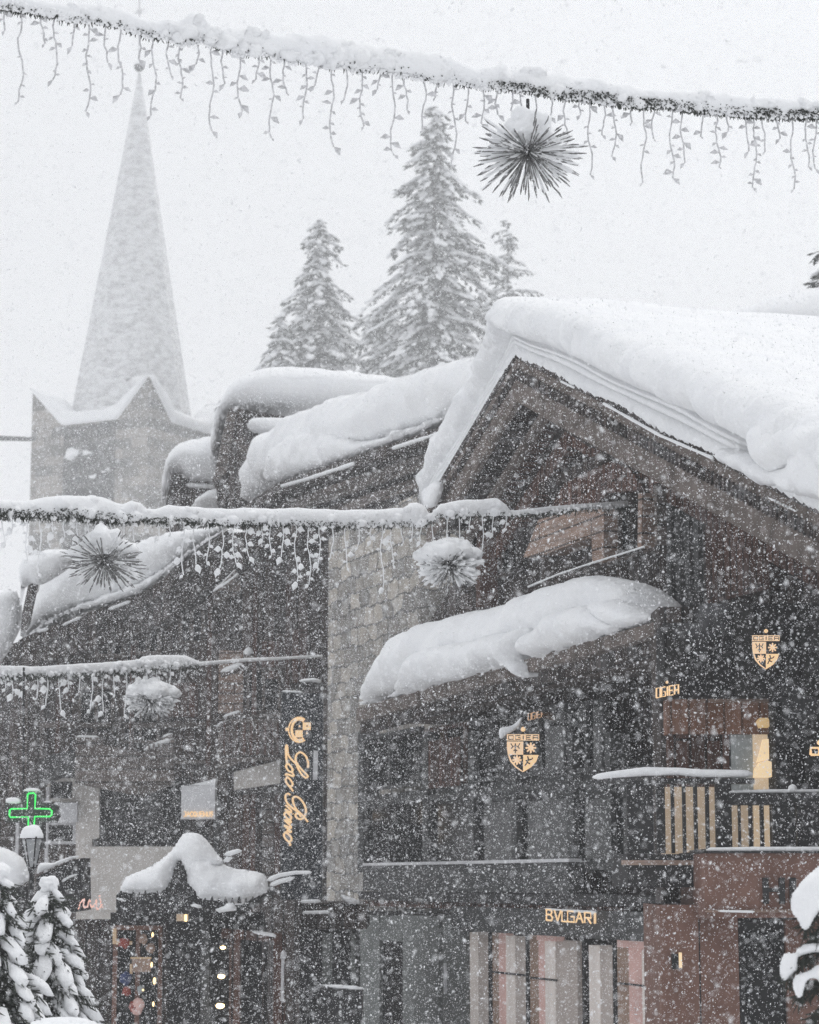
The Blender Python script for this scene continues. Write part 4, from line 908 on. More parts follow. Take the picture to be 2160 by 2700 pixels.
# ------------------------------------------------------------------ garlands across the street
def garland(label, ctrl, depth, strands, seed, needle_frac, needle_len=0.05, leaf=0.05, snow_smooth=1.0, ndens=1.0, group='snowy light garlands across the street'):
    """ctrl: (px, top, bottom) of the snow roll; depth(px) gives the distance of the cable"""
    R = random.Random(seed); xs = [c[0] for c in ctrl]; tp = [c[1] - (7 if seed == 1 else 0) for c in ctrl]; bt = [c[2] for c in ctrl]
    T = lambda x: np.interp(x, xs, tp); B = lambda x: np.interp(x, xs, bt)
    c0 = at(xs[0], (tp[0]+bt[0])/2, depth(xs[0]))
    root = thing('garland', label, 'garland', group=group, loc=c0)
    def L(P): return P - c0
    m = MB(); x = xs[0]; vs = []; n = 16; rings = 0
    while x <= xs[-1]:
        Y = depth(x); t, b = T(x), B(x); r = (b-t)/2*pxm(Y); c = at(x, (t+b)/2, Y); c = L(c)
        for k in range(n):
            a = 2*math.pi*k/n; dv = Vector((0, math.cos(a)*0.85, math.sin(a)))
            q = c + dv*r; lump = 1 + snow_smooth*(0.30*mn.noise(q*4.5+Vector((seed, 0, 0))) + 0.16*mn.noise(q*11)) if math.sin(a) > -0.9 else 1.0
            vs.append(c + dv*r*lump*(1 if math.sin(a) > 0 else 0.92))
        rings += 1; x += max(3.0, 0.02/pxm(Y))
    m.v = vs; m.f = [(i*n+k, i*n+(k+1) % n, (i+1)*n+(k+1) % n, (i+1)*n+k) for i in range(rings-1) for k in range(n)] + [tuple(range(n)), tuple(range((rings-1)*n, rings*n))]
    # loose clods on the roll
    for i in range(int((xs[-1]-xs[0])/16)):
        x = R.uniform(xs[0], xs[-1]); Y = depth(x); t, b = T(x), B(x)
        if b - t < 20: continue
        r = (b-t)*pxm(Y)*R.uniform(0.16, 0.34); c = L(at(x, t+(b-t)*R.uniform(0.22, 0.85), Y)) + Vector((0, -R.uniform(0.0, 0.30)*(b-t)*pxm(Y), 0))
        m.ball(c, r, 2, (R.uniform(0.9, 1.5), 1, 0.9), None, 0.5*snow_smooth, i)
    m.build('garland_snow', SNOW, root, True)
    # bristling needles of the fir rope, showing below the snow
    nd = MB(); k_ = int((xs[-1]-xs[0])*2.6*ndens)
    for i in range(k_):
        x = R.uniform(xs[0], xs[-1]); nf = needle_frac(x)
        if R.random() > nf: continue
        Y = depth(x); t, b = T(x), B(x); hh = (b-t)*pxm(Y)
        if b - t < 14: continue
        a = R.uniform(-math.pi*0.92, -math.pi*0.08) if nf < 0.9 else R.uniform(-math.pi*1.02, math.pi*0.02); c = L(at(x, b-(b-t)*0.36, Y)); dv = Vector((R.uniform(-.7, .7), math.cos(a), math.sin(a))).normalized()
        q = c + Vector((0, dv.y, dv.z))*hh*0.24; l_ = needle_len*R.uniform(0.5, 1.1)
        e = q + dv*l_; nd.tube([q, q+dv*l_*0.6, e], [0.006, 0.0055, 0.002], 3)
    nd.build('fir_rope', NEEDLE, root)
    sm = MB()
    for i in range(int(k_*(0.05 if seed != 1 else 0.24))):
        x = R.uniform(xs[0], xs[-1]); Y = depth(x); t, b = T(x), B(x)
        if b-t < 14: continue
        c = L(at(x, b + R.uniform(-0.45, 0.06)*(b-t), Y)) + Vector((0, -0.03, 0)); sm.ball(c, needle_len*R.uniform(0.12, 0.32), 1)
    if sm.v: o = sm.build('frost_crumbs', SNOW, root, True); o['kind'] = 'stuff'
    # hanging strands with their little snow loaded leaves
    for si, (sx, ey) in enumerate(strands):
        Y = depth(sx); y0 = B(sx) - 6; Ls = (ey - y0)
        m = MB(); pts = []; N = max(4, int(Ls/R.uniform(11, 18))); ph = R.uniform(0, 6); lazy = R.uniform(0.1, 0.65)
        for i in range(N+1):
            f = i/N; dx = 6.0*math.sin(ph+f*Ls/26.0)*min(1, f*3) + R.uniform(-2, 2)
            pts.append(L(at(sx+dx*(16/Y), y0+Ls*f, Y)) + Vector((0, R.uniform(-.015, .015), 0)))
        m.tube(pts, [leaf*(0.085 if seed == 1 else 0.06)]*len(pts), 5)
        for i in range(1, len(pts)):
            if i < len(pts)-1 and R.random() < lazy: continue
            side = 1 if (i % 2) else -1; p = pts[i]; s = leaf*R.uniform(0.55, 1.15)
            if R.random() < 0.45: s *= 0.55
            d = Vector((side*R.uniform(.5, 1), R.uniform(-.4, .4), R.uniform(-.75, .15))).normalized()
            if i == len(pts)-1: d = Vector((side*R.uniform(0.3, .8), 0, -0.8)).normalized()
            w = Vector((0, 0, 1)).cross(d).normalized()*s*0.16; u = d.cross(w).normalized()*s*R.uniform(0.28, 0.42)
            if u.z < 0: u = -u
            a0, a1, a2 = p, p+d*s*0.5, p+d*s
            m.add([a0, a1+w+u*0.1, a2, a1-w+u*0.1, a1+u+w*0.6, a1+u-w*0.6, a1-u*0.35, a0+d*s*0.2+u*0.5],
                  [(0, 6, 1), (6, 2, 1), (0, 3, 6), (6, 3, 2), (1, 2, 4), (2, 5, 4), (2, 3, 5), (0, 1, 4, 7), (0, 7, 5, 3), (7, 4, 5)])
            if seed > 1: m.ball(p+d*s*0.45+Vector((0, 0, s*0.08)), s*R.uniform(0.22, 0.36), 1, (1, 1, 1.25))
        m.build('light_strand', FROST if seed == 1 else SNOW, root, False)
    return root
g1 = [(-420, -48, -14), (-200, -26, 4), (-60, -12, 18), (0, -6, 24), (60, -3, 34), (120, 4, 42), (185, 14, 60), (250, 18, 62), (310, 28, 74), (355, 46, 92), (400, 55, 104), (440, 56, 106), (480, 60, 124), (505, 44, 126), (530, 52, 112), (560, 70, 128), (640, 80, 148), (700, 86, 150),
      (738, 98, 164), (780, 92, 172), (830, 98, 170), (870, 106, 184), (900, 112, 186), (950, 118, 196), (1000, 130, 190), (1040, 134, 204), (1110, 134, 212), (1150, 150, 224), (1200, 168, 222), (1262, 186, 236), (1300, 174, 238), (1335, 172, 240),
      (1346, 190, 238), (1400, 180, 248), (1440, 196, 252), (1490, 206, 262), (1520, 216, 262), (1600, 220, 276), (1700, 238, 288), (1760, 248, 282), (1800, 246, 294), (1880, 252, 300), (1950, 262, 308), (2060, 266, 314), (2160, 272, 312), (2240, 276, 314), (2500, 288, 322), (2800, 296, 328)]
s1 = [(15, 80), (55, 270), (112, 115), (145, 210), (195, 120), (233, 295), (280, 165), (318, 250), (365, 155), (405, 305), (445, 198), (475, 258), (520, 168), (558, 345), (590, 222), (632, 293), (680, 208), (715, 365), (750, 247), (805, 313), (835, 225), (875, 387), (912, 262),
      (955, 332), (1002, 236), (1035, 410), (1068, 290), (1118, 347), (1153, 258), (1197, 430), (1232, 320), (1272, 325), (1313, 302), (1347, 292), (1372, 300), (1410, 320), (1450, 310), (1492, 375), (1530, 303), (1555, 460), (1590, 357), (1618, 413), (1668, 322), (1697, 482),
      (1725, 365), (1772, 470), (1800, 430), (1850, 362), (1893, 442), (1915, 345), (1968, 400), (1990, 495), (2012, 400), (2050, 365), (2090, 497), (2128, 440), (2150, 445), (2185, 400), (2230, 470), (2290, 390), (2350, 460), (2430, 420), (2520, 480), (-60, 150), (-130, 220), (-210, 90)]
dep1 = lambda x: 14.6 + 2.4*(x/2160.0)
garland('thick near garland loaded with snow, crossing the sky above the church spire and fir trees', g1, dep1, s1, 1, lambda x: np.interp(x, [0, 80, 300, 900, 1300, 1480, 2160], [0.45, 0.25, 0.12, 0.06, 0.22, 0.9, 0.9]), 0.05, 0.078, 1.3, 1.5)
g2 = [(-420, 1316, 1362), (-220, 1308, 1356), (-60, 1312, 1358), (0, 1316, 1360), (60, 1322, 1362), (110, 1312, 1366), (150, 1305, 1366), (220, 1306, 1370), (270, 1310, 1376), (310, 1326, 1380), (325, 1330, 1376), (345, 1320, 1372), (372, 1326, 1372), (385, 1342, 1374), (410, 1342, 1376), (445, 1330, 1378), (500, 1336, 1380), (600, 1341, 1384),
      (650, 1338, 1386), (720, 1342, 1386), (790, 1338, 1388), (900, 1344, 1390), (1000, 1342, 1388), (1070, 1338, 1388), (1080, 1326, 1388), (1100, 1324, 1390), (1120, 1334, 1388), (1132, 1354, 1374), (1140, 1352, 1372), (1160, 1328, 1366), (1200, 1320, 1366), (1270, 1314, 1362), (1310, 1313, 1362), (1335, 1330, 1362), (1345, 1345, 1363),
      (1360, 1345, 1361), (1400, 1340, 1357), (1460, 1334, 1351), (1500, 1331, 1348), (1600, 1324, 1340), (1700, 1318, 1333), (1740, 1320, 1331)]
R_ = random.Random(77); s2 = []
x = 8
while x < 1335:
    y0 = np.interp(x, [c[0] for c in g2], [c[2] for c in g2]); s2.append((x, y0 + R_.choice([35, 50, 75, 95, 125, 150])*R_.uniform(0.85, 1.1))); x += R_.uniform(24, 38)
dep2 = lambda x: 20.0 + 5.2*(x/1740.0)
garland('second garland with a smooth white snow roll, tied to the gable of the big chalet', g2, dep2, s2, 2, lambda x: np.interp(x, [0, 280, 450, 700, 1100, 1300], [1.0, 1.0, 0.6, 0.35, 0.35, 0.2]), 0.075, 0.095, 0.35, 1.3)
g3 = [(-420, 1764, 1794), (-60, 1758, 1788), (0, 1755, 1785), (100, 1757, 1783), (200, 1750, 1781), (300, 1745, 1775), (365, 1738, 1770), (375, 1730, 1768), (430, 1727, 1766), (490, 1727, 1762), (505, 1735, 1758), (530, 1745, 1756), (560, 1742, 1752), (650, 1735, 1745), (740, 1732, 1740), (852, 1726, 1733)]
s3 = []; x = 12
while x < 500:
    y0 = np.interp(x, [c[0] for c in g3], [c[2] for c in g3]); s3.append((x, y0 + R_.choice([30, 45, 60, 85, 105])*R_.uniform(0.85, 1.1))); x += R_.uniform(22, 34)
dep3 = lambda x: 27.0 + 6.6*(x/852.0)
garland('farthest and lowest garland, tied to the stone end wall above the tall vertical sign', g3, dep3, s3, 3, lambda x: 0.55, 0.10, 0.115, 0.35, 1.2)

# ------------------------------------------------------------------ starburst ornaments
def ornament(label, c, r, seed, snowy, n_twig=100, squash=0.85, heavy=0.0, lo=-1.0):
    R = random.Random(seed); root = thing('starburst_ornament', label, 'ornament', group='starburst ornaments hanging from the garlands', loc=c)
    m = MB(); m.ball((0, 0, 0), r*0.16, 2); m.tube([(0, 0, 0), (0, 0, r*0.95)], r*0.03, 6); m.build('hub', BLACK, root)
    rest = MB(); isn = MB(); tot = int(n_twig*2.3)
    for i in range(tot):
        z = 1 - 2*(i+0.5)/tot; z = z*0.98
        if z > 0.30 and R.random() < 0.72: continue
        a = i*2.39996 + R.uniform(-.15, .15); h = math.sqrt(max(0, 1-z*z)); d = Vector((h*math.cos(a), h*math.sin(a), z*squash + R.uniform(-.06, .06)))
        L_ = r*R.uniform(0.70, 1.08); pts = [d*(L_*t) for t in (0.05, 0.3, 0.55, 0.75, 0.9, 1.0)]
        pts = [p + Vector((R.uniform(-1, 1), R.uniform(-1, 1), R.uniform(-1, 1)))*r*0.008 for p in pts]; b = r*0.0085
        m = MB() ; m.tube(pts, [b*1.1, b, b*1.3, b*1.5, b*2.0, b*0.6], 5)
        if root.get('_k', 0) < 100: root['_k'] = root.get('_k', 0) + 1; tw = m.build('twig', TWIG, root)
        else: bb = len(rest.v); rest.v += m.v; rest.f += [tuple(i_+bb for i_ in f) for f in m.f]; tw = None
        horiz = math.sqrt(d.x*d.x+d.y*d.y)
        if R.random() < snowy*(0.25+0.75*horiz*abs(math.cos(a)))*(1.0 if heavy > 0.5 else 1.0):
            s = MB(); t0 = R.uniform(0.2, 0.5); t1_ = R.uniform(0.85, 1.02); q = []; rr_ = []
            for k in range(7):
                t = t0+(t1_-t0)*k/6; q.append(d*(L_*t)+Vector((0, 0, b*(1.0+1.3*horiz)))); rr_.append(r*0.024*(0.4+abs(d.x)/r if False else 0.4+horiz*abs(math.cos(a)))*R.uniform(0.7, 1.25)*(0.35 if k in (0, 6) else 1)*(1+heavy))
            s.tube(q, rr_, 7); 
            if tw is not None: s.build('twig_snow', SNOW, tw, True)
            else: bb = len(isn.v); isn.v += s.v; isn.f += [tuple(i_+bb for i_ in f) for f in s.f]
    if rest.v: o = rest.build('inner_twigs', TWIG, root); o['kind'] = 'stuff'
    if isn.v: o = isn.build('inner_twig_snow', SNOW, root, True); o['kind'] = 'stuff'
    del root['_k']
    s = MB(); k_ = int(16 + 22*heavy)
    for i in range(k_):
        a = R.uniform(0, 6.28); f = R.uniform(0, 1)**0.6; rr_ = r*(0.05+(0.42+0.25*heavy)*f)
        yy = math.sin(a)*rr_*0.9
        if heavy < 0.5: yy = abs(yy)*0.8
        s.ball((math.cos(a)*rr_, yy, r*(0.56-0.36*f+0.06*heavy)), r*R.uniform(0.16, 0.26)*(1+0.25*heavy), 2, (1.25, 1.1, 0.75), None, 0.5, i+seed)
    s.ball((0, 0, r*0.45), r*0.34, 3, (1.1, 1, 0.9), None, 0.5, seed)
    s.build('snow_cap', SNOW, root, True)
    return root
ornament('big near starburst of dark frosted twigs hanging under the thick garland against the sky', at(1393, 400, 15.9), 158*pxm(15.9), 1, 0.85, heavy=0.0, squash=0.88)
ornament('starburst with bare downward twigs at the left, in front of the snowy roof edge', at(275, 1478, 20.6), 118*pxm(20.6), 2, 0.25, heavy=0.25, squash=0.75)
ornament('starburst smothered in white snow beside the gable wall on the second garland', at(1185, 1492, 23.4), 98*pxm(23.4), 3, 1.0, heavy=1.0, squash=0.8)
ornament('small frosty starburst on the lowest garland before the dark left chalet', at(398, 1848, 30.2), 80*pxm(30.2), 4, 1.0, heavy=0.75, squash=0.6)

# ------------------------------------------------------------------ lettering made of bent tube
def strokes(m, F, lines, q, w, closed=False, n=6, flat=1.0):
    for ln in lines:
        P = [F.hit(x, y, q) for x, y in ln]; m.tube(P, w, n)
ABC = {'O': [[(0, 0), (1, 0), (1, 1), (0, 1), (0, 0)]], 'G': [[(1, 1), (0, 1), (0, 0), (1, 0), (1, .5), (.55, .5)]], 'I': [[(.5, 0), (.5, 1)]], 'E': [[(1, 1), (0, 1), (0, 0), (1, 0)], [(0, .5), (.85, .5)]],
       'R': [[(0, 0), (0, 1), (1, 1), (1, .5), (0, .5)], [(.45, .5), (1, 0)]], 'B': [[(0, 0), (0, 1), (.8, 1), (.9, .78), (.7, .53), (0, .53)], [(.7, .53), (1, .28), (.85, 0), (0, 0)]], 'V': [[(0, 1), (.5, 0), (1, 1)]],
       'L': [[(0, 1), (0, 0), (1, 0)]], 'A': [[(0, 0), (.5, 1), (1, 0)], [(.2, .38), (.8, .38)]], 'J': [[(.2, 1), (.9, 1), (.9, .25), (.6, 0), (.1, .1)]], 'C': [[(1, .85), (.6, 1), (.1, .8), (0, .5), (.1, .15), (.6, 0), (1, .15)]],
       'Q': [[(.5, 0), (0, .3), (0, .7), (.5, 1), (1, .7), (1, .3), (.5, 0)], [(.6, .3), (1, -.05)]], 'U': [[(0, 1), (0, .25), (.5, 0), (1, .25), (1, 1)]], 'M': [[(0, 0), (0, 1), (.5, .35), (1, 1), (1, 0)]], 'S': [[(1, .85), (.5, 1), (.05, .78), (.95, .3), (.5, 0), (0, .15)]],
       'a': [[(0, 0), (0, 1), (1, 1), (1, 0)], [(0, .45), (1, .45)]]}
def text_lines(word, x0, y_base0, x1, y_base1, h0, h1, gap=0.28, widths=None):
    widths = widths or [0.35 if c == 'I' else 1.0 for c in word]; tot = sum(widths) + gap*(len(word)-1); out = []; u = 0
    for c, wd in zip(word, widths):
        for ln in ABC[c]:
            o = []
            for (a, b) in ln:
                f = (u + (a if c != 'I' else 0.5)*wd)/tot
                xx = x0+(x1-x0)*f; yb = y_base0+(y_base1-y_base0)*f; hh = h0+(h1-h0)*f; o.append((xx, yb-hh*b))
            out.append(o)
        u += wd+gap
    return out
# fascia letters on the shop
sg = thing('shop_sign', 'row of gold capital letters on the dark fascia over the curtained shop windows', 'sign', FM)
for ln_i, (c, x0, wdt) in enumerate(zip('BVLGARI', (1441, 1462, 1482, 1497, 1519, 1542, 1566), (16, 17, 13, 17, 18, 16, 6))):
    m = MB(); yb = 2426 + (x0-1441)*0.075; yt = 25
    L_ = text_lines(c, x0, yb, x0+wdt, yb+1.2, 28, 28) if c != 'I' else [[(x0+3, yb), (x0+3, yb-28)]]
    strokes(m, FM, L_, QS-0.26, 0.0105 if c != 'I' else 0.013); m.build('letter', GOLD, sg)
m = MB(); snow_strip(m, [FM.hit(1438, 2397, QS-0.25), FM.hit(1520, 2402, QS-0.25), FM.hit(1572, 2406, QS-0.25)], 0.012, 3); m.build('sign_snow', SNOW, sg, True)
# hanging shield signs
def shield(label, x0, x1, y0, y1, Y, tilt_px=0):
    F = cam_frame(Y); root = thing('shield_sign', label, 'sign', F, group='lit shield signs of the restaurant')
    W_, H_ = x1-x0, y1-y0
    def S(u, v): return (x0+W_*u, y0+H_*v)
    body = [(0, .0), (1, .0), (1, .38), (.985, .56), (.90, .72), (.74, .88), (.5, 1.0), (.27, .88), (.10, .72), (.02, .56), (0, .38)]
    m = MB(); m.px(F, [S(u, v) for u, v in reversed(body)], 0.0, 0.05); m.build('board', NAVY, root)
    def pan(name, pts, mat, q=-0.012): 
        m = MB(); m.px(F, [S(u, v) for u, v in reversed(pts)], q, -0.001); return m.build(name, mat, root)
    pan('letter_band', [(0, 0), (1, 0), (1, .165), (0, .165)], CREAM); pan('quarter', [(0, .19), (.505, .19), (.505, .54), (.03, .54), (0, .38)], CREAM)
    pan('quarter', [(.505, .545), (.985, .545), (.91, .72), (.75, .87), (.5, 1)], GOLD)
    pan('rim', [(.03, .55), (.08, .55), (.15, .70), (.30, .85), (.49, .97), (.49, 1), (.27, .88), (.10, .72)], CREAM)
    bw = W_*pxm(Y)
    m = MB(); strokes(m, F, text_lines('OGIEa', *S(.05, .135), *S(.96, .135), H_*.10, H_*.10, 0.45), -0.02, bw*0.016); m.build('letters', NAVY, root)
    def star(cu, cv, ru):
        m = MB()
        for k in range(8):
            a = k*math.pi/4; ax, ay = S(cu, cv); ex, ey = ax+W_*ru*math.cos(a), ay+W_*ru*math.sin(a)
            strokes(m, F, [[(ax, ay), ((ax+ex)/2, (ay+ey)/2), (ex, ey)]], -0.014, bw*0.03); P = F.hit(ex, ey, -0.014); m.ball(P, bw*0.036, 1)
        m.ball(F.hit(*S(cu, cv), -0.014), bw*0.07, 1); m.build('flower', CREAM, root)
    star(.74, .36, .14); star(.31, .68, .12)
    m = MB(); ea = [[(.26, .24), (.26, .50)], [(.26, .30), (.18, .33), (.12, .24)], [(.26, .30), (.34, .33), (.40, .24)], [(.18, .33), (.13, .38)], [(.34, .33), (.39, .38)], [(.26, .40), (.20, .44)], [(.26, .40), (.32, .44)]]
    strokes(m, F, [[S(u, v) for u, v in l] for l in ea], -0.02, bw*0.018)
    m.build('eagle_mark', NAVY, root)
    m = MB(); li = [[(.64, .58), (.67, .68), (.62, .74), (.56, .84)], [(.67, .68), (.76, .66), (.80, .62)], [(.62, .74), (.72, .78)], [(.67, .68), (.58, .70)]]
    strokes(m, F, [[S(u, v) for u, v in l] for l in li], -0.02, bw*0.022); m.build('lion_mark', NAVY, root)
    m = MB(); P = F.hit(x0+W_*.5, y0-13*W_/84, 0.0); m.ball(P, 6.5*W_/84*pxm(Y), 2); m.build('lit_knob', GOLD, root, True)
    m = MB(); Q = F.hit(x0+W_*.5, y0-2, 0.02); m.tube([Q, Q+Vector((0.0, 0.9, 0.25)), Q+Vector((0.0, 2.6, 0.25))], 0.018, 6); m.build('bracket', BLACK, root)
    return root, F
sh, Fs = shield('lit cream shield sign hanging from a snow topped bracket before the glazed bay', 1337, 1422, 1936, 2036, 24.5)
pillow('bracket_snow', Fs, [(1316, 1945), (1314, 1925), (1322, 1916), (1345, 1915), (1362, 1904), (1372, 1890), (1380, 1890), (1374, 1910), (1355, 1930), (1338, 1935), (1332, 1942), (1322, 1950)], -0.02, 0.035, 0.04, 0.04, 0.008, sh, 0.01, 8, 71)
shield('lit cream shield sign high on the dark wall above the lamplit window', 1984, 2056, 1675, 1765, 20.3)
def word_sign(label, word, x0, x1, yb0, yb1, h0, h1, Y, w, mat, knob=None, extra=None):
    F = cam_frame(Y); root = thing('wall_sign', label, 'sign', F); m = MB()
    strokes(m, F, text_lines(word, x0, yb0, x1, yb1, h0, h1, 0.35), 0, w); m.build('letters', mat, root)
    if knob: m = MB(); m.ball(F.hit(knob[0], knob[1], 0), w*1.9, 1); m.build('lit_knob', mat, root, True)
word_sign('gold block word sign slanting up the dark facade, left of the lamplit window', 'OGIEa', 1731, 1789, 1840, 1829, 25, 24, 20.2, 0.0075, GOLD, (1759, 1799))
word_sign('faint amber word sign on the facade just above the hanging shield sign', 'OGIEa', 1393, 1435, 1899, 1889, 17, 16, 26.5, 0.0065, mat_emit('dim_amber_letters', (1.0, 0.6, 0.36), 0.40))
word_sign('gold square letter cut by the right edge next to the lamplit window', 'O', 2138, 2159, 1990, 1990, 18, 18, 19.6, 0.013, GOLD, (2161, 1958))

# tall vertical sign with script lettering
FV = cam_frame(32.6)
vs_ = thing('vertical_sign', 'tall dark blue sign with a gold crest and vertical script lettering on the stone wall', 'sign', FV)
m = MB(); m.px(FV, [(742, 2372), (850, 2372), (852, 1828), (744, 1826)], 0.0, 0.28); m.build('sign_board', NAVY, vs_)
m = MB(); m.px(FV, [(738, 2372), (741.5, 2372), (743.5, 1824), (740, 1824)], -0.01, 0.28); m.build('edge_strip', GREYP, vs_)
m = MB(); snow_strip(m, [FV.hit(743, 1823, 0.1), FV.hit(790, 1825, 0.1), FV.hit(798, 1826, 0.1)], 0.016, 1); m.build('sign_snow', SNOW, vs_, True)
m = MB(); m.px(FV, [(825, 2056), (837, 2056), (839, 1980), (827, 1978)], -0.02, -0.002); m.build('side_strip', WHITEP, vs_)
def zi(X, Y_): return (700 + X/5.39, 1850 + Y_/5.39)
def catmull(P, k=6):
    out = []
    for i in range(len(P)-1):
        p0 = P[max(i-1, 0)]; p1 = P[i]; p2 = P[i+1]; p3 = P[min(i+2, len(P)-1)]
        for j in range(k):
            t = j/k; out.append(tuple(0.5*((2*p1[a]) + (-p0[a]+p2[a])*t + (2*p0[a]-5*p1[a]+4*p2[a]-p3[a])*t*t + (-p0[a]+3*p1[a]-3*p2[a]+p3[a])*t**3) for a in (0, 1)))
    out.append(P[-1]); return out
script = [  # traced strokes of the rotated script
 [(605, 940), (605, 860), (570, 770), (500, 720), (445, 750), (430, 830), (470, 910), (530, 980), (590, 1040), (600, 1070), (570, 1080), (520, 1040), (470, 960), (440, 890), (390, 840), (345, 790), (320, 740), (310, 640), (300, 620), (292, 660), (295, 780), (310, 880)],
 [(310, 880), (345, 900), (385, 960), (375, 1000), (330, 985), (295, 930), (300, 895), (330, 890)], [(375, 1000), (400, 1040), (390, 1060), (340, 1040), (295, 1030), (285, 1050)],
 [(300, 1060), (345, 1100), (385, 1160), (375, 1200), (335, 1195), (295, 1140), (290, 1095), (320, 1080)], [(335, 1195), (370, 1240), (395, 1275)],
 [(355, 1330), (330, 1310), (295, 1320), (285, 1370), (310, 1440), (370, 1500), (430, 1545), (500, 1590), (550, 1640), (590, 1690), (605, 1710)],
 [(500, 1590), (440, 1530), (400, 1450), (390, 1380), (420, 1350), (480, 1370), (540, 1440), (575, 1530), (565, 1610), (520, 1665), (470, 1665), (430, 1630), (440, 1590), (480, 1600), (505, 1640)],
 [(285, 1470), (330, 1510), (365, 1550), (355, 1580), (300, 1540), (275, 1530)], [(390, 1590), (392, 1602)],
 [(280, 1560), (320, 1590), (360, 1630), (365, 1665), (325, 1670), (275, 1620), (275, 1585), (300, 1575)], [(325, 1670), (360, 1700), (355, 1720), (300, 1690), (268, 1680)],
 [(268, 1680), (320, 1730), (360, 1770), (355, 1800), (300, 1770), (265, 1760)], [(265, 1760), (310, 1800), (362, 1840), (350, 1855), (300, 1830)],
 [(275, 1850), (320, 1880), (365, 1930), (365, 1975), (325, 1985), (275, 1930), (265, 1880), (290, 1865)], [(325, 1985), (350, 2020), (350, 2050)]]
m = MB()
for ln in script: strokes(m, FV, [[zi(*p) for p in catmull(ln)]], -0.02, 0.0155, n=6)
m.build('script_lettering', GOLD, vs_)
m = MB(); R = random.Random(2)
for k in range(30):
    a = math.radians(70 + 240*k/29 - 10); X, Y_ = 480 + 105*math.cos(a), 400 - 0*0 + 150*math.sin(a)
    P = FV.hit(*zi(X, Y_), -0.02); m.ball(P, 0.022, 1); P = FV.hit(*zi(480+150*math.cos(a), 400+175*math.sin(a)), -0.02); m.ball(P, 0.014, 1)
m.ball(FV.hit(*zi(305, 395), -0.02), 0.028, 1); m.build('crest_wreath', GOLD, vs_)
for k, (x0, x1, y0, y1) in enumerate(((530, 645, 295, 400), (425, 530, 405, 505))):
    m = MB(); a, b = zi(x0, y0), zi(x1, y1); m.px(FV, rect(a[0], a[1], b[0], b[1]), -0.035, -0.003); m.build('crest_quarter', GOLD, vs_)
for k, (cx, cy) in enumerate(((485, 350), (590, 450))):
    m = MB(); a, b = zi(cx-45, cy-45), zi(cx+45, cy+45); m.px(FV, rect(a[0], a[1], b[0], b[1]), -0.045, -0.003); q_ = m.build('crest_quarter', NAVY, vs_)
    m = MB(); m.ball(FV.hit(*zi(cx, cy), -0.055), 0.016, 1); m.build('crest_star', GOLD, q_)
m = MB(); m.ball(FV.hit(*zi(592, 348), -0.04), 0.013, 1); m.build('crest_mark', NAVY, vs_)
# camera / flood light box above it
fb = thing('flood_light', 'small boxy floodlight with snow on top, above the tall vertical sign', 'floodlight', FV)
m = MB(); m.px(FV, [(795, 1822), (826, 1820), (824, 1797), (792, 1798)], -0.35, -0.1); hb = m.build('housing', GREYP, fb)
m = MB(); m.px(FV, [(798, 1818), (822, 1817), (821, 1801), (796, 1801)], -0.37, -0.352); m.build('glass', BLACK, fb)
m = MB(); m.tube([FV.hit(824, 1808, -0.2), FV.hit(845, 1805, 0.2), FV.hit(852, 1808, 0.9)], 0.03); m.build('arm', GREYP, fb)
m = MB(); snow_strip(m, [FV.hit(790, 1796, -0.2), FV.hit(828, 1793, -0.2), FV.hit(846, 1797, 0.1)], 0.025, 1); m.ball(FV.hit(850, 1815, 0), 0.03, 1); m.build('snow', SNOW, fb, True)
# white box sign
FJ = cam_frame(36.5)
wj = thing('box_sign', 'pale square box sign with small amber letters along its bottom', 'sign', FJ)
m = MB(); m.px(FJ, [(478, 2159), (567, 2159), (567, 2070), (478, 2072)], 0, 0.3); m.build('box', WHITEP, wj)
m = MB(); strokes(m, FJ, text_lines('JACQUEMUS', 484, 2153, 562, 2153, 13, 13, .3), -0.01, 0.011); m.build('letters', GOLD, wj)
m = MB(); m.px(FJ, [(450, 2128), (477.5, 2128), (477.5, 2110), (450, 2112)], 0.05, 0.2); m.build('bracket', GREYP, wj)
m = MB(); m.px(FJ, [(500, 2070), (567, 2070), (570, 2053)], 0.02, 0.28); m.build('snow_wedge', SNOW, wj)

# pharmacy cross
FP = cam_frame(24.0)
px_ = thing('pharmacy_cross', 'green neon cross sign in a dark housing with snow on its arms', 'sign', FP)
m = MB(); m.px(FP, [(60, 2236), (110, 2236), (110, 2168), (140, 2168), (150, 2150), (148, 2126), (136, 2117), (108, 2117), (108, 2084), (58, 2084), (58, 2117), (14, 2117), (12, 2168), (60, 2168)], 0.03, 0.32); m.build('housing', GREYP, px_)
m = MB(); strokes(m, FP, [[(74, 2183+50), (75, 2150+4), (28, 2155), (25, 2150), (26, 2136), (30, 2133), (72, 2132), (73, 2095), (76, 2092), (90, 2091), (94, 2095), (92, 2132), (132, 2133), (137, 2138), (136, 2150), (132, 2153), (92, 2153), (89, 2185), (88, 2233)]], -0.01, 0.0105)
m.build('neon_tube', GREEN, px_)
for pts, r in (([(60, 2083), (72, 2076), (98, 2076), (108, 2083), (108, 2088), (60, 2088)], 0.04), ([(13, 2120), (14, 2106), (24, 2101), (46, 2102), (56, 2110), (57, 2120)], 0.05)):
    pillow('snow', FP, pts, 0.02, 0.02, 0.22, r, 0.010, px_, 0.008, 6, 81, sm=1)
m = MB(); m.tube([FP.hit(62, 2084, 0.15), FP.hit(63, 1760, 0.15)], 0.012, 6); m.build('hanger', BLACK, px_)
m = MB(); snow_strip(m, [FP.hit(112, 2116, 0.1), FP.hit(135, 2116, 0.1)], 0.015, 2); m.build('snow', SNOW, px_, True)

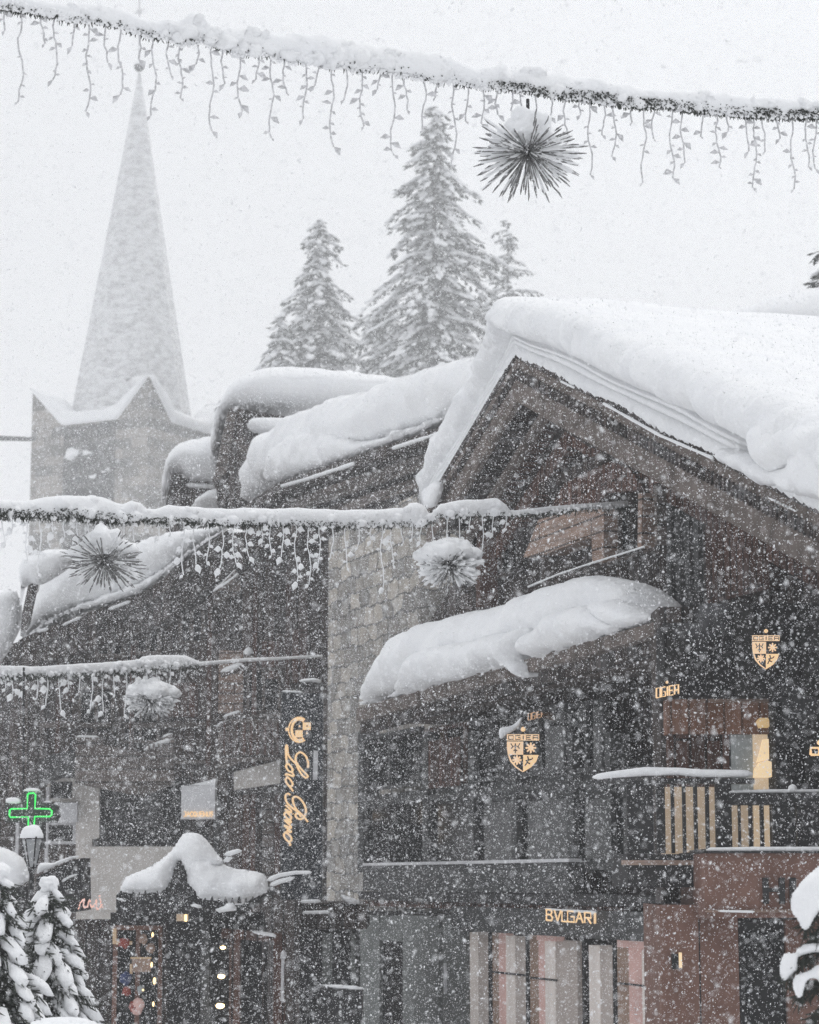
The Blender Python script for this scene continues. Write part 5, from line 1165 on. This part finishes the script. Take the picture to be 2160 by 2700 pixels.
# street lamp
FT2 = cam_frame(19.0)
sl = thing('street_lamp', 'old style glass street lamp with a thick snow cap below the green cross', 'street lamp', FT2)
def ringpoly(px0, px1, py, q=0.0): a = FT2.hit(px0, py, q); b = FT2.hit(px1, py, q); return (a+b)/2, (b.x-a.x)/2
m = MB(); c0_, r0 = ringpoly(58, 111, 2213); c1_, r1 = ringpoly(73, 96, 2286)
m.tube([c1_, c0_], [r1, r0], 6); gl, n_, b_ = new_mat('lamp_glass'); b_.inputs['Base Color'].default_value = (0.30, 0.31, 0.32, 1); b_.inputs['Roughness'].default_value = 0.3
m.build('lantern_glass', gl, sl)
m = MB()
for k in range(6):
    a = 2*math.pi*k/6; u = Vector((math.cos(a), math.sin(a), 0)); m.tube([c1_+u*r1*1.02, c0_+u*r0*1.02], 0.006, 4)
m.tube([c0_+Vector((0, 0, 0.0)), c0_+Vector((0, 0, .02))], [r0*1.12, r0*1.12], 6); m.tube([c1_-Vector((0, 0, .05)), c1_], [r1*0.7, r1*1.1], 6); m.build('lantern_frame', BLACK, sl)
m = MB(); m.tube([Vector((c1_.x, c1_.y, 0)), Vector((c1_.x, c1_.y, 0.9)), Vector((c1_.x, c1_.y, 1.0)), c1_-Vector((0, 0, .04))], [0.06, 0.05, 0.025, 0.02], 8); m.build('pole', BLACK, sl)
m = MB(); cc, rc = ringpoly(53, 114, 2210); m.ball(cc + Vector((0, 0, 0.0)), rc, 3, (1, 1, 1.15), None, 0.2, 3)
m.v = [(x, y, max(z, cc.z)) for x, y, z in m.v]; m.build('snow_cap', SNOW, sl, True)

# tarpaulin and stall roofs at the left, red fairy lights
F22 = cam_frame(26.0)
aw = thing('market_awning', 'white snow covered awning at the left edge behind the street lamp', 'awning', F22)
pillow('awning_snow', F22, [(-80, 2330), (-80, 2215), (-10, 2225), (30, 2240), (66, 2262), (78, 2320), (60, 2335), (20, 2345)], 0, 0.2, 0.5, 0.15, 0.03, aw, 0.02, 2, 82, sm=1)
m = MB(); m.px(F22, [(-80, 2345), (60, 2337), (60, 2420), (-80, 2420)], 0.1, 0.5); m.build('valance', BLACK, aw)
st = thing('stall', 'dark stall roof with two snow streaked beams between the street lamp and the beige wall', 'stall', cam_frame(27.0)); F27 = cam_frame(27.0)
m = MB(); m.px(F27, [(92, 2420), (222, 2400), (220, 2262), (190, 2268), (96, 2312)], 0.0, 0.6); m.build('roof', BLACK, st)
pillow('roof_snow', F27, [(94, 2308), (98, 2280), (112, 2271), (140, 2275), (160, 2264), (208, 2252), (216, 2258), (170, 2275), (130, 2292), (110, 2300)], -0.05, 0.06, 0.2, 0.1, 0.02, st, 0.02, 4, 83, sm=1)
pillow('roof_snow', F27, [(160, 2320), (185, 2306), (205, 2302), (208, 2308), (180, 2318), (164, 2330)], -0.05, 0.05, 0.1, 0.06, 0.015, st, 0.01, 4, 84, sm=1)
m = MB(); m.px(F27, [(80, 2900), (700, 2900), (700, 2425), (80, 2425)], 0.9, 1.3); o_ = m.build('shop_wall', WOOD, st)
fy = thing('fairy_light_sign', 'small pink and white script of fairy lights under the beige wall', 'sign', F27); R = random.Random(3)
word = catmull([(208, 2396), (214, 2378), (222, 2372), (220, 2388), (230, 2392), (236, 2372), (240, 2392), (250, 2385), (254, 2374), (256, 2396), (266, 2388), (262, 2362), (270, 2392)], 5)
m = MB()
for i, (x, y) in enumerate(word): m.ball(F27.hit(x + R.uniform(-1.5, 1.5), y + R.uniform(-1.5, 1.5), -0.12), 0.010, 1)
m.build('lights', REDL, fy)
m = MB(); strokes(m, F27, [word], -0.10, 0.007); m.build('frame', WHITEP, fy)
m = MB()
for i, (x, y) in enumerate(catmull([(88, 2385), (92, 2398), (98, 2405), (104, 2412)], 4)): m.ball(F27.hit(x, y, -0.12), 0.010, 1)
m.build('lights', REDL, fy)

# ------------------------------------------------------------------ kiosk with the swooping snow roof
FK = cam_frame(25.5)
kz = lambda X, Y_: (250 + X/2.654, 2150 + Y_/2.654)
ki = thing('kiosk', 'small gabled kiosk whose roof carries swooping wings of snow over lamplit windows', 'kiosk', FK)
def kpx(pts): return [kz(*p) for p in pts]
m = MB(); m.px(FK, kpx([(150, 560), (180, 530), (560, 320), (640, 300), (720, 380), (1180, 480), (1220, 540), (1000, 690), (150, 690)]), 0.05, 1.6); m.build('roof', BLACK, ki)
m = MB()
for k in range(17):
    for (xa, ya, xb, yb) in (((165, 545, 500, 548) if k < 8 else (700, 585, 1130, 590)),):
        j = k if k < 8 else k-8; n_ = 8 if k < 8 else 9; x = xa+(xb-xa)*(j+.5)/n_; y = ya + (10 if j % 2 else 0)
        m.px(FK, kpx([(x-16, y+30), (x+16, y+30), (x+3, y-18), (x-3, y-18)]), -0.16, -0.12)
o_ = m.build('scalloped_tiles', BLACK, ki)
pillow('roof_snow', FK, kpx([(158, 545), (180, 490), (210, 432), (255, 400), (330, 378), (400, 342), (470, 290), (520, 250), (560, 200), (585, 150), (620, 118), (660, 106), (720, 112), (770, 150), (810, 205), (860, 270), (905, 310), (900, 350), (860, 362), (780, 372), (700, 395), (650, 440), (625, 380), (600, 310), (585, 350), (560, 400), (540, 470), (500, 535), (440, 552), (330, 556), (240, 552)]),
       0.05, 0.30, 0.8, 0.28, 0.026, ki, 0.07, 2.6, 91, rough_edge=0.02)
pillow('roof_snow', FK, kpx([(640, 440), (640, 380), (660, 300), (720, 260), (800, 270), (880, 320), (960, 356), (1060, 372), (1130, 385), (1185, 410), (1210, 450), (1212, 485), (1232, 545), (1190, 570), (1110, 598), (1060, 625), (1010, 640), (950, 630), (900, 622), (800, 600), (715, 592), (700, 530), (660, 500), (640, 470)]),
       0.12, 0.40, 0.8, 0.34, 0.026, ki, 0.08, 2.6, 92, rough_edge=0.02)
pillow('roof_snow', FK, kpx([(830, 655), (880, 640), (950, 600), (985, 620), (1005, 668), (960, 675), (900, 680), (870, 690)]), -0.2, 0.12, 0.2, 0.12, 0.02, ki, 0.02, 4, 93, sm=1)
pillow('roof_snow', FK, kpx([(655, 630), (690, 612), (740, 622), (760, 650), (720, 655)]), -0.2, 0.06, 0.1, 0.07, 0.016, ki, 0.02, 4, 94, sm=1)
pillow('roof_snow', FK, kpx([(140, 575), (180, 570), (225, 600), (215, 610), (165, 595)]), -0.2, 0.06, 0.1, 0.07, 0.016, ki, 0.02, 4, 95, sm=1)
for pts, r in (([(1205, 455), (1290, 420), (1400, 400), (1520, 398)], 0.022), ([(1225, 490), (1300, 460), (1400, 435)], 0.024), ([(905, 275), (960, 262), (1000, 250), (1030, 248)], 0.022), ([(900, 320), (960, 295)], 0.03)):
    m = MB(); snow_strip(m, [FK.hit(*kz(*p), -0.02) for p in pts], r, 1); m.build('beam_snow', SNOW, ki, True)
m = MB(); m.px(FK, kpx([(110, 1700), (110, 680), (1180, 680), (1180, 1700)]), 0.9, 1.2); m.build('wall', BLACK, ki)
for x0, x1, mt in ((470, 500, WOOD), (740, 800, GREYP), (940, 1015, WOODR), (1250, 1330, WOODR), (1170, 1200, WOOD)):
    m = MB(); m.px(FK, kpx([(x0, 1700), (x1, 1700), (x1, 850 if x0 > 800 else 760), (x0, 850 if x0 > 800 else 760)]), 0.55, 0.8); m.build('post', mt, ki)
m = MB(); m.px(FK, kpx([(880, 860), (1320, 890), (1320, 830), (890, 790)]), 0.45, 0.8); m.build('porch_beam', WOODR, ki)
m = MB(); snow_strip(m, [FK.hit(*kz(1100, 812), 0.4), FK.hit(*kz(1270, 842), 0.4)], 0.02, 1); m.build('beam_snow', SNOW, ki, True)
m = MB(); m.tube([FK.hit(*kz(1318, 960), 0.5), FK.hit(*kz(1312, 1300), 0.5)], 0.018, 6); m.ball(FK.hit(*kz(1320, 980), 0.5), 0.04, 1, (1, 1, 1.6)); m.build('down_pipe', WHITEP, ki)
fr = window(FK, ki, *[kz(120, 0)[0], kz(470, 0)[0], kz(0, 770)[1], kz(0, 1500)[1]], 0.80, TERRA, GLASS, cols=2, rows=2, name='shop_window')
# warm things behind the glass
sh_i = MB()
for (x0, y0, x1, y1) in ((125, 790, 150, 900), (150, 880, 260, 905), (245, 1040, 262, 1110), (250, 992, 395, 1004), (260, 1005, 390, 1095)):
    m = MB(); m.px(FK, kpx([(x0, y1), (x1, y1), (x1, y0), (x0, y0)]), 0.66, 0.70); m.build('shelf', mat_emit('dim_warm_shelf', (1, .68, .38), .16) if y0 != 1005 else BROWN, ki)
for (x, y, r, mt) in ((225, 1230, .05, REDOBJ), (215, 1140, .07, BLUEOBJ), (300, 1335, .075, PINK), (322, 1215, .04, COOL), (210, 890, .06, REDOBJ), (340, 870, .05, BROWN), (270, 1340, .05, REDOBJ), (390, 930, .05, BROWN)):
    m = MB(); m.ball(FK.hit(*kz(x, y), 0.62), r, 2, (1, .8, 1.1), None, .6, x); m.build('display_item', mt, ki, True)
m = MB(); m.px(FK, kpx([(572, 740), (645, 740), (645, 690), (572, 690)]), 0.3, 0.5); m.build('box_lamp', WARM, ki)
m = MB(); m.px(FK, kpx([(628, 742), (646, 742), (646, 694), (628, 694)]), 0.28, 0.298); m.build('lamp_face', LAMP, ki)
for i, (x, y, r) in enumerate(((405, 835, .013), (398, 1045, .014), (418, 1158, .018), (410, 1320, .013), (338, 1222, .012))):
    m = MB(); m.ball(FK.hit(*kz(x, y), 0.6), r, 2, (1, 1, 2.2 if i < 4 else 1)); m.build('small_light', LAMP, ki, True)
for k, (x, y, nm) in enumerate(((897, 925, 'top'), (886, 1126, 'middle'), (878, 1332, 'bottom'))):
    wl_ = thing('wall_lamp', {'top': 'topmost and faintest warm lamp on the kiosk post', 'middle': 'middle warm lamp on the kiosk post', 'bottom': 'bottom and brightest warm lamp on the kiosk post'}[nm], 'lamp', FK, group='warm lamps up the kiosk post')
    P = FK.hit(*kz(x, y), 0.38); m = MB(); m.ball(P, (.026, .034, .04)[k], 2, (1.25, 1, 0.8)); m.build('bulb', mat_emit('lamp_bulb', (1, .74, .36), 5.0), wl_, True)
    m = MB(); m.tube([P+Vector((-.02, .02, .03)), P+Vector((.0, 0, .055)), P+Vector((.08, 0.02, .02))], [.03, .04, .015], 6); m.tube([P+Vector((0.0, 0.02, .03)), P+Vector((0.03, 0.17, .03))], .012, 6); m.build('hood', BLACK, wl_)
# planter and ledges on the right of the kiosk
FQ = cam_frame(24.5)
pl = thing('planter_box', 'dark planter box with a flat lid of snow in front of the stone wall', 'planter', FQ)
m = MB(); m.px(FQ, [(838, 2900), (958, 2900), (955, 2612), (840, 2606)], 0, 0.6); m.build('box', BLACK, pl)
pillow('snow', FQ, [(830, 2594), (880, 2596), (935, 2598), (966, 2606), (955, 2612), (900, 2610), (860, 2604)], 0, 0.03, 0.5, 0.05, 0.012, pl, 0.006, 5, 96, sm=1)
lg = thing('wall_ledge', 'narrow snow covered ledges and a snow wedge at the foot of the stone wall', 'ledge', cam_frame(28.0)); FL28 = cam_frame(28.0)
pillow('snow', FL28, [(892, 2354), (920, 2362), (945, 2372), (966, 2384), (912, 2386)], 0, 0.1, 0.5, 0.1, 0.02, lg, 0.01, 5, 97, sm=1)
for pts in ([(792, 2377), (846, 2376)], [(798, 2406), (870, 2405)]):
    m = MB(); snow_strip(m, [FL28.hit(x, y, 0) for x, y in pts], 0.02, 2); m.build('snow', SNOW, lg, True)
m = MB(); m.px(FL28, [(790, 2450), (966, 2450), (966, 2388), (890, 2380), (790, 2380)], 0.12, 2.5); m.build('ledge', WOOD, lg)
m = MB(); m.px(FL28, [(790, 2900), (940, 2900), (940, 2452), (790, 2452)], 0.3, 2.5); m.build('wall', BLACK, lg)
for x0, x1 in ((850, 876), (925, 938)):
    m = MB(); m.px(FL28, [(x0, 2900), (x1, 2900), (x1, 2460), (x0, 2460)], 0.2, 0.298); m.build('pilaster', GREENP, lg)

# ------------------------------------------------------------------ falling snow (real flakes filling the street)
def flakes():
    rs = np.random.RandomState(4); V = []; N = 0
    tgt = 1200000; out = []
    while N < tgt:
        k = 400000; y = 5.0 + (34.0-5.0)*rs.rand(k); x = (rs.rand(k)-.5)*2*8.2; z = 3.4 - 4 + rs.rand(k)*(18.5)
        # keep the wedge the photo and its near neighbours can see; density stays even through it
        dz = z-3.4; ok = (np.abs(x) < y*0.215+0.7) & (dz < y*0.42+0.7) & (dz > -y*0.085-0.5) & (z > 0.02)
        P = np.stack([x, y, z], 1)[ok]; out.append(P); N += len(P)
    P = np.concatenate(out)[:tgt]
    base = np.array([(1, 1, 1), (-1, -1, 1), (-1, 1, -1), (1, -1, -1)], float)*0.75
    f = np.array([(0, 2, 1), (0, 1, 3), (0, 3, 2), (1, 2, 3)])
    r = np.exp(rs.randn(tgt)*0.42)*0.00172; r = np.clip(r, 0.0008, 0.0055)
    st = 1 + rs.rand(tgt)**2*2.0
    ax = rs.randn(tgt, 3)*np.array([1, .6, 1.2]); ax /= np.linalg.norm(ax, axis=1)[:, None]
    off = base[None]*r[:, None, None]*(1+0.5*(rs.rand(tgt, 4, 1)-.5))
    al = (off*ax[:, None, :]).sum(2, keepdims=True); off = off + ax[:, None, :]*al*(st[:, None, None]-1)
    Vv = (P[:, None, :]+off).reshape(-1, 3); F_ = (f[None]+(np.arange(tgt)*4)[:, None, None]).reshape(-1)
    me = bpy.data.meshes.new('falling_snow'); me.vertices.add(len(Vv)); me.vertices.foreach_set('co', Vv.ravel())
    nf = tgt*4; me.loops.add(nf*3); me.loops.foreach_set('vertex_index', F_.astype(np.int32)); me.polygons.add(nf)
    me.polygons.foreach_set('loop_start', (np.arange(nf)*3).astype(np.int32)); me.update(calc_edges=True); me.validate()
    mt, n, b = new_mat('snow_flake'); b.inputs['Base Color'].default_value = (0.92, 0.93, 0.95, 1); b.inputs['Roughness'].default_value = 1; b.inputs['Specular IOR Level'].default_value = 0.1
    me.materials.append(mt); o = bpy.data.objects.new('falling_snow', me); COL.objects.link(o)
    tag(o, 'dense falling snow filling the air of the street', 'snowfall', kind='stuff')
flakes()

# ------------------------------------------------------------------ the snow-thick air
m = MB(); m.box(-620, 620, -80, 720, -1.0, 130); hz = m.build('haze', SNOW)
hm = bpy.data.materials.new('haze'); hm.use_nodes = True; n = hm.node_tree; n.nodes.clear()
ho = n.nodes.new('ShaderNodeOutputMaterial'); hv = n.nodes.new('ShaderNodeVolumePrincipled'); hv.inputs['Color'].default_value = (0.97, 0.975, 0.985, 1)
hv.inputs['Density'].default_value = 0.0020; hv.inputs['Anisotropy'].default_value = 0.2
n.links.new(hv.outputs[0], ho.inputs['Volume']); hz.data.materials[0] = hm
tag(hz, 'snow-thick air fading the church and the trees', 'haze', kind='stuff')
